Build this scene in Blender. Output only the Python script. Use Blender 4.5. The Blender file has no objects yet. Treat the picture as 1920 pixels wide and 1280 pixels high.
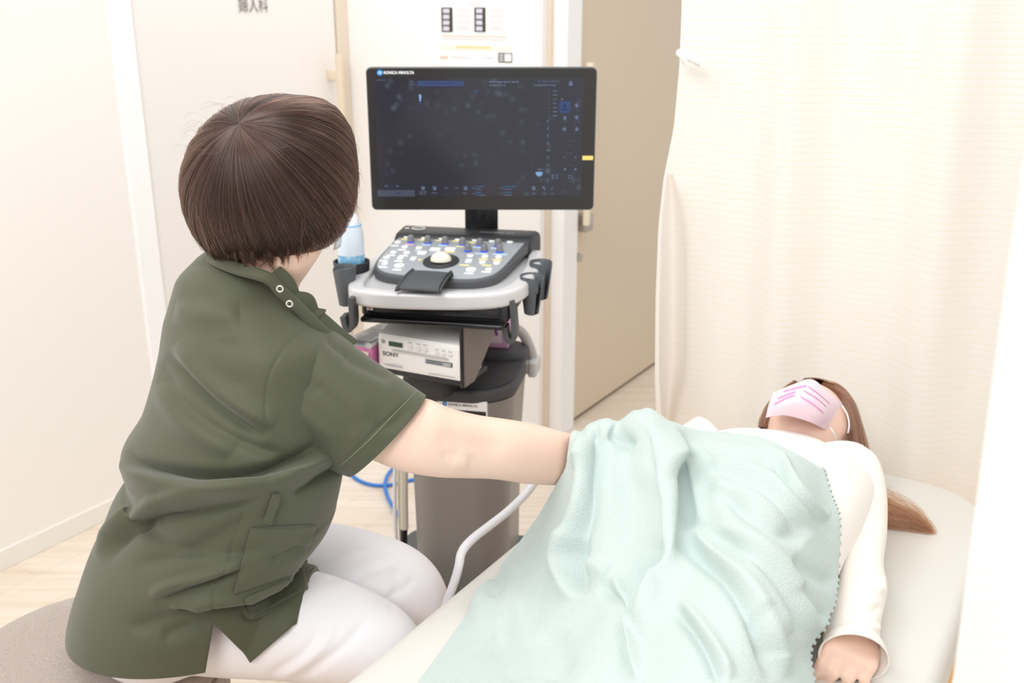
import bpy, math, random
import numpy as np
from mathutils import Vector, Matrix
from mathutils.bvhtree import BVHTree
random.seed(4); rng = np.random.default_rng(7)
SC = bpy.context.scene; COL = SC.collection
# ------------------------------------------------------------------ camera, light, exposure
CAM_H = 1.5; PITCH = math.radians(18.6); FPX = 1867.0
cam = bpy.data.cameras.new('camera'); cam_ob = bpy.data.objects.new('camera', cam); COL.objects.link(cam_ob)
cam_ob.location = (0, 0, CAM_H); cam_ob.rotation_euler = (math.pi/2-PITCH, 0, 0)
cam.sensor_width = 36.0; cam.lens = FPX/1920*36.0; cam.clip_start = .05
cam.dof.use_dof = True; cam.dof.focus_distance = 1.5; cam.dof.aperture_fstop = 5.0
SC.camera = cam_ob
SC.view_settings.view_transform = 'Standard'; SC.view_settings.look = 'None'
SC.view_settings.exposure = 0.05; SC.view_settings.gamma = 1.0; SC.view_settings.use_curve_mapping = False
wd = bpy.data.worlds.new('world'); SC.world = wd; wd.use_nodes = True
wd.node_tree.nodes['Background'].inputs[0].default_value = (1.0, .99, .978, 1)
wd.node_tree.nodes['Background'].inputs[1].default_value = .76
def area(name, loc, target, sx, sy, power, col=(1, .985, .967)):
    l = bpy.data.lights.new(name, 'AREA'); l.shape = 'RECTANGLE'; l.size = sx; l.size_y = sy; l.energy = power; l.color = col
    o = bpy.data.objects.new(name, l); COL.objects.link(o); o.location = loc
    o.rotation_euler = (Vector(target)-Vector(loc)).to_track_quat('-Z', 'Y').to_euler(); return o
area('added_overhead_light', (-1.0, 1.0, 2.75), (-.1, 1.5, .8), 1.1, 1.1, 19)  # unseen overhead area lights, added to give shape over the flat world light
area('added_overhead_light', (.9, 2.1, 2.75), (.6, 1.9, .6), 1.0, 1.0, 7)
area('added_overhead_light', (-.3, 3.0, 2.75), (-.3, 2.9, .6), .9, .9, 9)
area('added_overhead_light', (-.7, -.9, 2.75), (-.2, 1.4, .9), 1.1, 1.1, 38)  # fill added behind the camera, standing in for bounced flash

# ------------------------------------------------------------------ projection
cP, sP = math.cos(PITCH), math.sin(PITCH)
def ray(px, py):
    x = (px-960)/FPX; u = (640-py)/FPX
    return np.array((x, cP+u*sP, -sP+u*cP))
def WZ(px, py, z):
    r = ray(px, py); p = r*((z-CAM_H)/r[2]); p[2] += CAM_H; return p
def WY(px, py, Y):
    r = ray(px, py); p = r*(Y/r[1]); p[2] += CAM_H; return p
def pxs(V):
    V = np.asarray(V); d = V[:, 2]-CAM_H; zc = V[:, 1]*cP-d*sP; up = V[:, 1]*sP+d*cP
    return np.stack([960+FPX*V[:, 0]/zc, 640-FPX*up/zc], 1)
def pxm(Y, z):      # metres per pixel near a point
    return (Y*cP-(z-CAM_H)*sP)/FPX

# ------------------------------------------------------------------ materials
def lin(c):
    return tuple(((x/255)/12.92 if x <= 10 else (((x/255)+.055)/1.055)**2.4) for x in c)+(1,)
def mat(name, rgb, rough=.5, metal=0, spec=.5, bump=None, var=None, sheen=0, trans=0, sss=0, emit=None, coat=0, alpha=None, aniso=0):
    m = bpy.data.materials.new(name); m.use_nodes = True
    nt = m.node_tree; b = nt.nodes['Principled BSDF']
    b.inputs['Base Color'].default_value = lin(rgb); b.inputs['Roughness'].default_value = rough
    b.inputs['Metallic'].default_value = metal; b.inputs['Specular IOR Level'].default_value = spec
    if sheen: b.inputs['Sheen Weight'].default_value = sheen; b.inputs['Sheen Roughness'].default_value = .5
    if trans: b.inputs['Transmission Weight'].default_value = trans
    if sss:
        b.inputs['Subsurface Weight'].default_value = sss; b.inputs['Subsurface Radius'].default_value = (.012, .005, .003); b.inputs['Subsurface Scale'].default_value = 1.0
    if emit: b.inputs['Emission Color'].default_value = lin(emit[0]); b.inputs['Emission Strength'].default_value = emit[1]
    if coat: b.inputs['Coat Weight'].default_value = coat; b.inputs['Coat Roughness'].default_value = .15
    tc = nt.nodes.new('ShaderNodeTexCoord')
    if bump:                    # (scale, strength, distance[, stretch xyz])
        n = nt.nodes.new('ShaderNodeTexNoise'); n.inputs['Scale'].default_value = bump[0]; n.inputs['Detail'].default_value = 4
        mp = nt.nodes.new('ShaderNodeMapping'); nt.links.new(tc.outputs['Object'], mp.inputs[0]); nt.links.new(mp.outputs[0], n.inputs[0])
        if len(bump) > 3: mp.inputs['Scale'].default_value = bump[3]
        bp = nt.nodes.new('ShaderNodeBump'); bp.inputs['Strength'].default_value = bump[1]; bp.inputs['Distance'].default_value = bump[2]
        nt.links.new(n.outputs[0], bp.inputs['Height']); nt.links.new(bp.outputs[0], b.inputs['Normal'])
    if var:                     # (rgb2, scale, stretch)
        n = nt.nodes.new('ShaderNodeTexNoise'); n.inputs['Scale'].default_value = var[1]; n.inputs['Detail'].default_value = 3
        mp = nt.nodes.new('ShaderNodeMapping'); nt.links.new(tc.outputs['Object'], mp.inputs[0]); nt.links.new(mp.outputs[0], n.inputs[0])
        if len(var) > 2: mp.inputs['Scale'].default_value = var[2]
        cr = nt.nodes.new('ShaderNodeValToRGB'); cr.color_ramp.elements[0].position = .38; cr.color_ramp.elements[1].position = .64
        cr.color_ramp.elements[0].color = lin(rgb); cr.color_ramp.elements[1].color = lin(var[0])
        nt.links.new(n.outputs[0], cr.inputs[0]); nt.links.new(cr.outputs[0], b.inputs['Base Color'])
    return m

# ------------------------------------------------------------------ objects
ROOT = {}
def root(name, label, cat, loc, rz=0, group=None):
    o = bpy.data.objects.new(name, None); COL.objects.link(o); o.empty_display_size = .05
    o.location = loc; o.rotation_euler = (0, 0, rz); o['label'] = label; o['category'] = cat
    if group: o['group'] = group
    ROOT[o.name] = (np.array(loc, float), rz); return o
def tag(o, label, cat, group=None):
    o['label'] = label; o['category'] = cat
    if group: o['group'] = group
    return o
def top(o):
    while o.parent: o = o.parent
    return o
def ob(name, geo, m, parent=None, smooth=True, world=True, sharp=40):
    V, F = geo; V = np.asarray(V, float)
    if parent is not None and world:
        t = top(parent)
        if t.name in ROOT:
            L, a = ROOT[t.name]; V = V-L; c, s = math.cos(a), math.sin(a)
            V = np.stack([V[:, 0]*c+V[:, 1]*s, -V[:, 0]*s+V[:, 1]*c, V[:, 2]], 1)
    me = bpy.data.meshes.new(name); me.from_pydata(V.tolist(), [], [tuple(int(i) for i in f) for f in F]); me.update()
    o = bpy.data.objects.new(name, me); COL.objects.link(o)
    if m: me.materials.append(m)
    if parent is not None: o.parent = parent
    if smooth:
        me.shade_smooth()
        if sharp: me.set_sharp_from_angle(angle=math.radians(sharp))
    return o
def struct(o): o['kind'] = 'structure'; return o
def join(*gs):
    V, F, n = [], [], 0
    for v, f in gs:
        V.append(np.asarray(v, float)); F += [tuple(i+n for i in q) for q in f]; n += len(v)
    return np.concatenate(V), F
def xf(geo, loc=(0, 0, 0), rz=0, M=None):
    V = np.asarray(geo[0], float)
    if M is not None: V = V@np.asarray(M, float).T
    c, s = math.cos(rz), math.sin(rz)
    V = np.stack([V[:, 0]*c-V[:, 1]*s, V[:, 0]*s+V[:, 1]*c, V[:, 2]], 1)+np.array(loc); return V, geo[1]
def grid_faces(nr, nc, closed=True):
    F = []
    for i in range(nr-1):
        for j in range(nc if closed else nc-1):
            k = (j+1) % nc; F.append((i*nc+j, i*nc+k, (i+1)*nc+k, (i+1)*nc+j))
    return F
def loft(rings, cap0=True, cap1=True):
    n = len(rings[0]); V = np.concatenate(rings); F = grid_faces(len(rings), n)
    if cap0: F.append(tuple(range(n-1, -1, -1)))
    if cap1: F.append(tuple(range((len(rings)-1)*n, len(rings)*n)))
    return V, F
def rrect(w, d, r, n=6):      # rounded rectangle outline, ccw
    P = []
    for cx, cy, a in ((w/2-r, d/2-r, 0), (-w/2+r, d/2-r, 90), (-w/2+r, -d/2+r, 180), (w/2-r, -d/2+r, 270)):
        for k in range(n+1):
            t = math.radians(a+90*k/n); P.append((cx+r*math.cos(t), cy+r*math.sin(t)))
    return np.array(P)
def inset(P, d):
    P = np.asarray(P, float); a = np.roll(P, 1, 0); b = np.roll(P, -1, 0)
    t = b-a; t /= np.linalg.norm(t, axis=1)[:, None]+1e-9
    return P-np.stack([t[:, 1], -t[:, 0]], 1)*d
def prism(P, z0, z1, bev=0.0, nb=3, zf=None):   # outline (ccw) extruded with rounded edges; zf(x,y) adds a slope to the top
    P = np.asarray(P, float); R = []
    def ring(ins, z, topf=0):
        Q = inset(P, ins) if ins else P
        zz = np.full(len(Q), z, float)
        if zf is not None and topf: zz = zz+np.array([zf(x, y) for x, y in Q])
        return np.column_stack([Q, zz])
    if bev:
        for k in range(nb+1):
            t = math.pi/2*k/nb; R.append(ring(bev*(1-math.sin(t)), z0+bev*(1-math.cos(t))))
        for k in range(nb+1):
            t = math.pi/2*k/nb; R.append(ring(bev*(1-math.cos(t)), z1-bev*(1-math.sin(t)), 1))
    else: R = [ring(0, z0), ring(0, z1, 1)]
    return loft(R)
def box(x0, x1, y0, y1, z0, z1, bev=.003):
    w, d = x1-x0, y1-y0; r = min(bev*1.5+1e-4, w/2.01, d/2.01)
    g = prism(rrect(w, d, r, 3), z0, z1, min(bev, (z1-z0)/2.1)); return xf(g, ((x0+x1)/2, (y0+y1)/2, 0))
def catmull(P, n):
    P = np.asarray(P, float); m = len(P)
    t = np.linspace(0, m-1, n); i = np.clip(t.astype(int), 0, m-2); f = (t-i).reshape((-1,)+(1,)*(P.ndim-1))
    p0 = np.where((i == 0).reshape(f.shape), 2*P[0]-P[1], P[np.maximum(i-1, 0)]); p1 = P[i]; p2 = P[i+1]
    p3 = np.where((i+2 > m-1).reshape(f.shape), 2*P[-1]-P[-2], P[np.minimum(i+2, m-1)])
    return .5*(2*p1+(p2-p0)*f+(2*p0-5*p1+4*p2-p3)*f**2+(3*p1-p0-3*p2+p3)*f**3)
def tube(path, r, nseg=10, n=None, flat=None, prof=None, up=None):   # r scalar or per point; prof = section outline (k,2)
    P = np.asarray(path, float)
    rr = np.full(len(P), r, float) if np.isscalar(r) else np.asarray(r, float)
    if n: P = catmull(P, n); rr = np.interp(np.linspace(0, len(rr)-1, n), np.arange(len(rr)), rr)
    T = np.gradient(P, axis=0); T /= np.linalg.norm(T, axis=1)[:, None]
    u = np.array(up if up is not None else ((0, 0, 1) if abs(T[0, 2]) < .9 else (1, 0, 0)), float); R = []
    if prof is None: prof = [(math.cos(2*math.pi*k/nseg), math.sin(2*math.pi*k/nseg)) for k in range(nseg)]
    prof = np.asarray(prof, float)
    for p, t, q in zip(P, T, rr):
        if up is not None: u = np.array(up, float)
        u = u-t*(u@t); u /= np.linalg.norm(u); w = np.cross(t, u)
        R.append(p+q*(prof[:, :1]*w*(1 if flat is None else flat)+prof[:, 1:]*u))
    return loft(R)
def lathe(prof, n=24):
    a = np.linspace(0, 2*math.pi, n, endpoint=False)
    return loft([np.column_stack([r*np.cos(a), r*np.sin(a), np.full(n, z)]) for r, z in prof])
def sheet(C, nv, nu):         # control net (rows, cols, 3) -> dense open grid
    C = np.asarray(C, float); A = catmull(C, nv); B = catmull(A.transpose(1, 0, 2), nu).transpose(1, 0, 2)
    return B.reshape(-1, 3), grid_faces(nv, nu, False)
def normals(V, F):
    V = np.asarray(V); q = np.array([f for f in F if len(f) == 4]); N = np.zeros_like(V)
    fn = np.cross(V[q[:, 2]]-V[q[:, 0]], V[q[:, 3]]-V[q[:, 1]])
    for k in range(4): np.add.at(N, q[:, k], fn)
    return N/(np.linalg.norm(N, axis=1)[:, None]+1e-12)
def crease(geo, specs, flip=1, facing=True):
    """folds modelled into a cloth: each spec is (kind, polyline, width, height in m); r ridge, v valley, s ridge on the left of the line + valley on its right"""
    V, F = np.array(geo[0], float), geo[1]
    N = normals(V, F)*flip; Q = pxs(V); D = np.zeros(len(V))
    C = np.array((0, 0, CAM_H))-V; C /= np.linalg.norm(C, axis=1)[:, None]
    w = np.clip((N*C).sum(1)*4, 0, 1) if facing else np.ones(len(V))
    for kind, L, wd_, amp in specs:
        L = np.asarray(L, float)
        if len(L) > 2: L = catmull(L, len(L)*5)
        best = np.full(len(V), 1e9); side = np.zeros(len(V)); par = np.zeros(len(V))
        ln = np.concatenate([[0], np.cumsum(np.linalg.norm(np.diff(L, axis=0), axis=1))])
        lo, hi = L.min(0)-6*wd_, L.max(0)+6*wd_
        ok = ((Q > lo) & (Q < hi)).all(1)
        idx = np.where(ok)[0]; q = Q[idx]; bb = best[idx]; ss = side[idx]; pp = par[idx]
        for k in range(len(L)-1):
            a, b = L[k], L[k+1]; e = b-a; l2 = e@e+1e-9
            t = np.clip(((q-a)@e)/l2, 0, 1); d = q-(a+t[:, None]*e); dd = np.hypot(d[:, 0], d[:, 1])
            m = dd < bb; bb[m] = dd[m]; ss[m] = (e[0]*d[m, 1]-e[1]*d[m, 0])/math.sqrt(l2); pp[m] = ln[k]+t[m]*math.sqrt(l2)
        x = bb/wd_; pp = pp/ln[-1]; tp = np.clip(np.minimum(pp, 1-pp)*5, 0, 1); tp = np.sin(tp*math.pi/2)*np.exp(-.0*x)
        if kind == 'r': g = np.exp(-x*x)
        elif kind == 'v': g = -np.exp(-x*x)
        else: g = -np.sign(ss)*x*1.6*np.exp(-x*x)
        D[idx] += amp*g*tp
    return V+N*(D*w)[:, None], F
def bb_text(s, size, m, parent, name='lettering', origin=(0, 0, 0), ex=(1, 0, 0), ey=(0, 0, 1), world=True, align='LEFT', bold=0, shear=0, sx=1.0):
    cu = bpy.data.curves.new('t', 'FONT'); cu.body = s; cu.size = size; cu.align_x = align; cu.offset = bold; cu.shear = shear; cu.resolution_u = 3
    t = bpy.data.objects.new('t', cu); COL.objects.link(t)
    bpy.context.view_layer.update(); dg = bpy.context.evaluated_depsgraph_get(); me = t.evaluated_get(dg).to_mesh()
    V = np.array([v.co[:] for v in me.vertices]).reshape(-1, 3); F = [tuple(p.vertices) for p in me.polygons]
    t.evaluated_get(dg).to_mesh_clear(); bpy.data.objects.remove(t); bpy.data.curves.remove(cu)
    if len(V) == 0: return None
    V = np.array(origin)+V[:, :1]*sx*np.array(ex)+V[:, 1:2]*np.array(ey)
    return ob(name, (V, F), m, parent, smooth=False, world=world)
def quad(o, ex, ey, w, h):     # flat mark centred at o
    o, ex, ey = map(lambda a: np.array(a, float), (o, ex, ey))
    return np.array([o-ex*w/2-ey*h/2, o+ex*w/2-ey*h/2, o+ex*w/2+ey*h/2, o-ex*w/2+ey*h/2]), [(0, 1, 2, 3)]
def disc(o, ex, ey, rx, ry, n=20):
    a = np.linspace(0, 2*math.pi, n, endpoint=False)
    return np.array(o)+rx*np.cos(a)[:, None]*np.array(ex)+ry*np.sin(a)[:, None]*np.array(ey), [tuple(range(n))]
# ------------------------------------------------------------------ room
YAW = math.radians(32)
U = np.array((math.sin(YAW), math.cos(YAW))); Vv = np.array((math.cos(YAW), -math.sin(YAW)))
m_wall = mat('wall_paint', (244, 240, 235), .8, bump=(90, .08, .002))
m_wall_white = mat('white_panel', (246, 245, 243), .6, bump=(60, .05, .001))
m_door = mat('pale_door_laminate', (238, 234, 230), .55, bump=(40, .04, .001))
m_beige = mat('beige_door_laminate', (220, 203, 182), .5, bump=(40, .04, .001))
m_beige2 = mat('beige_trim', (226, 212, 195), .6)
m_white = mat('white_trim', (250, 250, 250), .5)
m_metal = mat('brushed_steel', (190, 186, 180), .3, 1, bump=(200, .05, .001))
m_dark = mat('gap_shade_brown', (120, 98, 78), .7)
def floor_mat():
    m = mat('pale_wood_floor', (236, 221, 203), .42, spec=.4); nt = m.node_tree; b = nt.nodes['Principled BSDF']
    tc = nt.nodes['Texture Coordinate']; mp = nt.nodes.new('ShaderNodeMapping'); mp.inputs['Rotation'].default_value = (0, 0, -math.radians(58))
    nt.links.new(tc.outputs['Object'], mp.inputs[0])
    br = nt.nodes.new('ShaderNodeTexBrick'); br.inputs['Scale'].default_value = 1; br.inputs['Brick Width'].default_value = .9; br.inputs['Row Height'].default_value = .15
    br.inputs['Mortar Size'].default_value = .0012; br.inputs['Color1'].default_value = lin((240, 229, 216)); br.inputs['Color2'].default_value = lin((232, 219, 203)); br.inputs['Mortar'].default_value = lin((218, 204, 187))
    nt.links.new(mp.outputs[0], br.inputs[0])
    mp2 = nt.nodes.new('ShaderNodeMapping'); mp2.inputs['Rotation'].default_value = (0, 0, -math.radians(58)); mp2.inputs['Scale'].default_value = (1.5, 30, 1); nt.links.new(tc.outputs['Object'], mp2.inputs[0])
    n = nt.nodes.new('ShaderNodeTexNoise'); n.inputs['Scale'].default_value = 1.6; n.inputs['Detail'].default_value = 5; nt.links.new(mp2.outputs[0], n.inputs[0])
    cr = nt.nodes.new('ShaderNodeValToRGB'); cr.color_ramp.elements[0].color = lin((238, 231, 222)); cr.color_ramp.elements[0].position = .3; cr.color_ramp.elements[1].position = .6; nt.links.new(n.outputs[0], cr.inputs[0])
    mx = nt.nodes.new('ShaderNodeMix'); mx.data_type = 'RGBA'; mx.blend_type = 'MULTIPLY'; mx.inputs[0].default_value = .8
    nt.links.new(br.outputs[0], mx.inputs[6]); nt.links.new(cr.outputs[0], mx.inputs[7]); nt.links.new(mx.outputs[2], b.inputs['Base Color'])
    return m
struct(ob('floor', box(-4, 4, -1.5, 6.5, -.06, 0, 0), floor_mat(), smooth=False))
def along(p, d, L, t0, t1, z0, z1, bev=.002):     # box whose visible face starts at p, runs L along d; thickness range t0..t1 behind/in front (along the left normal of d)
    ang = math.atan2(d[1], d[0]); return xf(box(0, L, t0, t1, z0, z1, bev), (p[0], p[1], 0), ang)
A0 = np.array((-1.276, 2.698))
def onA(t): return A0+U*t
# left wall: its visible face looks along Vv (right of U), so the thickness goes to the left normal
struct(ob('wall_left', along(onA(-3.2), U, 3.2+.3, 0, .12, 0, 2.6, 0), m_wall, smooth=False))
struct(ob('baseboard_left', along(onA(-3.2), U, 3.2+.28, -.006, .004, 0, .06), mat('baseboard_vinyl', (240, 236, 229), .5), smooth=False))
struct(ob('trim_1', along(onA(.272), U, .075, -.012, .06, 0, 2.6), m_white, smooth=False))
d1 = struct(ob('door_1', along(onA(.347), U, .868, .0, .04, .006, 2.6), m_door, smooth=False))
hp = onA(1.17)
def uvec(v): return np.array((v[0], v[1], 0.0))
hb = ob('door_handle', join(tube([np.append(hp-(-Vv)*.05, .80), np.append(hp+Vv*.05, 1.34)], .013, 12),
     along(hp-U*.012, U, .024, -.05, 0, .84, .875), along(hp-U*.012, U, .024, -.05, 0, 1.25, 1.285)), mat('pale_wood_bar', (228, 212, 190), .5), d1)
struct(ob('trim_2', along(onA(1.222), U, .06, -.004, .05, 0, 2.6), m_beige2, smooth=False))
# lettering high on the pale door
m_ink = mat('grey_ink', (120, 116, 112), .7)
tp = WY(448, 20, 3.1)
# intersect with wall plane
def onwall(px, py, p0, nrm, off=.0):
    r = ray(px, py); p0 = np.array((p0[0], p0[1])); k = (p0@nrm+off)/(r[:2]@nrm); q = r*k; q[2] += CAM_H; return q
w0 = onwall(448, 21, A0, Vv, .004); w1 = onwall(504, 21, A0, Vv, .004)
bb_text('婦人科', np.linalg.norm(w1-w0)/3.0, m_ink, d1, origin=w0, ex=(U[0], U[1], 0), ey=(0, 0, 1.25))
EB = np.array((-.62, 3.80))-Vv*.1
struct(ob('wall_back', along(EB, Vv, .945, 0, .12, 0, 2.6, 0), m_wall_white, smooth=False))
struct(ob('baseboard_back', along(EB, Vv, .945, -.006, 0.0, 0, .06), m_white, smooth=False))
eB = EB+Vv*.945
C0 = np.array((.172, 3.40))
def span(name, x0, x1, off, m):
    p = onwall(x0, 300, eB+U*off, U)[:2]; q = onwall(x1, 300, eB+U*off, U)[:2]; return struct(ob(name, along(p, Vv, np.linalg.norm(q-p), 0, .1, 0, 2.6), m, smooth=False))
span('trim_3', 1006, 1030, .03, m_beige2); span('trim_4', 1030, 1060, .05, m_white)
d2 = struct(ob('door_2', along(C0, U, 1.9, 0, .04, .012, 2.6), m_beige, smooth=False))
ob('gap_shade_strip', along(C0, U, 1.9, .004, .03, .0, .014, 0), m_dark, d2, smooth=False)  # brown strip painted as the shade in the gap under the door
hq = onwall(1100, 395, C0, Vv, .05); hbq = onwall(1082, 414, C0, Vv, .0)
ob('door_handle', join(tube([hq+(0, 0, -.05), hq+(0, 0, .5)], .013, 12)), mat('cream_bar', (240, 228, 205), .5), d2)
ob('handle_bracket', along(hbq[:2]-U*.015, U, .055, -.045, 0, hbq[2]-.035, hbq[2]+.025), m_metal, d2)
kq = onwall(1075, 481, C0, Vv, .0)
def cyl_along(p, d, r, L, n=20, bev=.003):
    g = lathe([(r*.92, 0), (r, bev), (r, L-bev), (r-bev, L), (0.0005, L)], n)
    q = Vector(d).to_track_quat('Z', 'Y').to_matrix(); return xf(g, p, 0, np.array(q))
ob('lock_knob', join(cyl_along(kq, uvec(Vv), .022, .004), cyl_along(kq, uvec(Vv), .016, .03)), m_metal, d2)
# poster on the back wall
m_paper = mat('poster_paper', (251, 251, 251), .6); m_blk = mat('print_black', (60, 56, 50), .7); m_gry = mat('print_grey', (222, 222, 226), .7); m_lil = mat('print_lilac', (214, 212, 226), .7)
m_org = mat('print_orange', (253, 214, 150), .7); m_pal = mat('print_pale_yellow', (254, 246, 230), .7); m_red = mat('print_coral', (252, 200, 180), .7)
po = root('poster', 'white notice sheet with two dark picture strips on the back wall above the monitor', 'poster', np.append(onwall(890, 60, EB, U)[:2], 1.2))
pe = uvec(Vv)
def pmark(x, y, w, h, m, name='printed_mark', lift=-.0035):
    a = onwall(x, y, EB, U, lift); b = onwall(x+w, y, EB, U, lift); c = onwall(x, y+h, EB, U, lift)
    W_ = np.linalg.norm(b-a); H_ = abs(c[2]-a[2]); return ob(name, quad(a+pe*W_/2-np.array((0, 0, H_/2)), pe, (0, 0, 1), W_, H_), m, po, smooth=False)
a = onwall(808, 122, EB, U); b = onwall(975, -60, EB, U)
ob('paper', along(onwall(806, 60, EB, U)[:2], Vv, .34, -.002, 0.0, a[2], b[2], 0), m_paper, po, smooth=False)
for x in (827, 889):
    pmark(x, 14, 21, 46, m_blk, 'picture_strip')
    for k in range(4):
        pmark(x+3.5, 16.5+11*k, 12, 8, m_lil, 'picture', -.0045); pmark(x+28, 15+11.5*k, 26, 2, m_gry, 'text_line'); pmark(x+28, 19+11.5*k, 28, 2, m_gry, 'text_line')
pmark(828, 71, 122, 2.5, m_gry, 'text_line'); pmark(828, 66, 122, 2, m_red, 'text_line'); pmark(822, 83, 138, 9, m_pal, 'colour_band'); pmark(855, 86, 65, 3.5, m_org, 'text_line', -.0045)
pmark(825, 105, 15, 5, m_red, 'text_line'); pmark(845, 105, 35, 3, m_gry, 'text_line'); pmark(905, 106, 20, 3.5, m_gry, 'text_line'); pmark(934, 99, 26, 18, m_blk, 'picture_box')
pmark(946, 101, 12.5, 14, m_paper, 'picture', -.0045); pmark(936, 101.5, 8, 3, m_gry, 'picture', -.0045); pmark(936, 106.5, 8, 3, m_gry, 'picture', -.0045); pmark(936, 111.5, 8, 3, m_gry, 'picture', -.0045); pmark(872, 5, 28, 3, m_gry, 'text_line')

# ------------------------------------------------------------------ examination bed
m_vinyl = mat('pale_grey_vinyl', (226, 224, 218), .38, spec=.4, bump=(160, .05, .001), coat=.1)
m_orange = mat('orange_vinyl', (250, 190, 100), .5)
BZ = .62
FL = np.array((.335, 2.065)); BW = .70; BL = 1.95
bc = FL+Vv*BW/2-U*BL/2
bed = root('examination_bed', 'pale grey vinyl examination bed with orange lower edge under the lying person', 'bed', (bc[0], bc[1], 0), -YAW)
ob('mattress', prism(rrect(BW, BL, .14, 14), BZ-.11, BZ, .022, 5), m_vinyl, bed, world=False)
ob('lower_panel', prism(rrect(BW-.004, BL-.004, .03, 6), BZ-.165, BZ-.03, .006, 3), m_orange, bed, world=False)
for sx in (-1, 1):
    for sy in (-1, 1):
        ob('leg', xf(box(-.025, .025, -.025, .025, 0, BZ-.166, .004), (sx*(BW/2-.08), sy*(BL/2-.12), 0)), m_white, bed, world=False)
# ------------------------------------------------------------------ stool
def tweed():
    m = mat('brown_grey_tweed', (192, 178, 168), .9, sheen=.3, var=((150, 136, 128), 420, (1, 5, 1)), bump=(700, .5, .002)); return m
m_tweed = tweed()
sc_ = np.array((-.685, 1.36)); SZ = .512; SR = .215
st = root('stool', 'round brown-grey tweed stool under the seated person', 'stool', (sc_[0], sc_[1], 0))
prof = [(.005, SZ-.13), (SR*.8, SZ-.13), (SR*.97, SZ-.12), (SR, SZ-.10), (SR*1.005, SZ-.05), (SR, SZ-.034), (SR*.985, SZ-.03), (SR*.985, SZ-.028), (SR*.975, SZ-.022), (SR*.9, SZ-.006), (SR*.7, SZ+.004), (SR*.35, SZ+.008), (.004, SZ+.008)]
pr = catmull(np.array(prof), 60)
ob('seat_cushion', lathe([tuple(p) for p in pr], 96), m_tweed, st, world=False)
ob('piping', tube([(SR*.99*math.cos(a), SR*.99*math.sin(a), SZ-.03) for a in np.linspace(0, 2*math.pi, 90)], .003, 8), mat('tweed_piping', (140, 128, 120), .9), st, world=False)
ob('post', lathe([(.03, .08), (.03, SZ-.13)], 20), m_metal, st, world=False)
for k in range(5):
    a = 2*math.pi*k/5; lg = ob('leg', tube([(.02*math.cos(a), .02*math.sin(a), .10), (.22*math.cos(a), .22*math.sin(a), .065)], .016, 8), m_metal, st, world=False)
    ob('castor', xf(lathe([(.001, -.012), (.026, -.012), (.028, 0), (.026, .012), (.001, .012)], 16), (.22*math.cos(a), .22*math.sin(a), .028), 0, np.array(((1, 0, 0), (0, 0, 1), (0, -1, 0)))), mat('castor_black', (40, 40, 42), .5), lg, world=False)

# ------------------------------------------------------------------ curtains
def curtain_mat(name, base, line, sc, amt=1.0):
    m = mat(name, base, .9, spec=.1, sheen=.2); nt = m.node_tree; b = nt.nodes['Principled BSDF']; tc = nt.nodes['Texture Coordinate']
    sp = nt.nodes.new('ShaderNodeSeparateXYZ'); nt.links.new(tc.outputs['Object'], sp.inputs[0])
    fr = nt.nodes.new('ShaderNodeMath'); fr.operation = 'MULTIPLY'; fr.inputs[1].default_value = sc; nt.links.new(sp.outputs[2], fr.inputs[0])
    f2 = nt.nodes.new('ShaderNodeMath'); f2.operation = 'FRACT'; nt.links.new(fr.outputs[0], f2.inputs[0])
    cr = nt.nodes.new('ShaderNodeValToRGB'); e = cr.color_ramp.elements; e[0].position = .06; e[0].color = lin(line); e[1].position = .17; e[1].color = lin(base)
    e2 = cr.color_ramp.elements.new(.0); e2.color = lin(base)
    nt.links.new(f2.outputs[0], cr.inputs[0]); nt.links.new(cr.outputs[0], b.inputs['Base Color'])
    tl = nt.nodes.new('ShaderNodeBsdfTranslucent'); nt.links.new(cr.outputs[0], tl.inputs[0]); mx = nt.nodes.new('ShaderNodeMixShader'); mx.inputs[0].default_value = .35
    out = nt.nodes['Material Output']; nt.links.new(b.outputs[0], mx.inputs[1]); nt.links.new(tl.outputs[0], mx.inputs[2]); nt.links.new(mx.outputs[0], out.inputs[0]); return m
m_cur = curtain_mat('cream_checked_curtain', (252, 249, 243), (251, 240, 221), 72)
m_cur2 = curtain_mat('curtain_hem_cloth', (246, 239, 232), (243, 232, 222), 72)
m_cur3 = curtain_mat('white_curtain', (252, 250, 247), (250, 246, 240), 72)
cp = FL+U*.10                        # a point of the curtain line behind the bed
edge = [(1283, -330), (1280, -60), (1278, 40), (1275, 130), (1266, 240), (1249, 330), (1240, 420), (1236, 560), (1236, 700), (1240, 790), (1246, 900), (1250, 1100)]
E_ = np.array([onwall(x, y, cp, U, 0) for x, y in edge])
E_ = E_[E_[:, 2].argsort()[::-1]]
zs = np.linspace(min(2.4, E_[0, 2]), max(.04, E_[-1, 2]), 60); NX = 150; rows = []
for z in zs:
    sx = np.interp(-z, -E_[:, 2], (E_[:, :2]-cp)@Vv)
    t = np.linspace(0, 1, NX); s = sx+t*(1.75-sx)
    low = np.clip((1.6-z)/1.2, 0, 1)
    wob = .030*np.sin(s*20+.6)*(.55+.45*np.sin(s*4.3))+.014*np.sin(s*43+1.5*z)+.01*np.sin(s*9+2*z)
    wob = wob*np.clip(t*9, .15, 1)
    wob -= .05*np.exp(-((s-sx)/.035)**2)*low*.6
    P = cp+np.outer(s, Vv)+np.outer(wob, U); rows.append(np.column_stack([P, np.full(NX, z)]))
cu = ob('curtain', (np.concatenate(rows), grid_faces(len(zs), NX, False)), m_cur)
tag(cu, 'cream curtain with fine orange lines hanging behind the head of the bed', 'curtain')
hem = []
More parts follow.
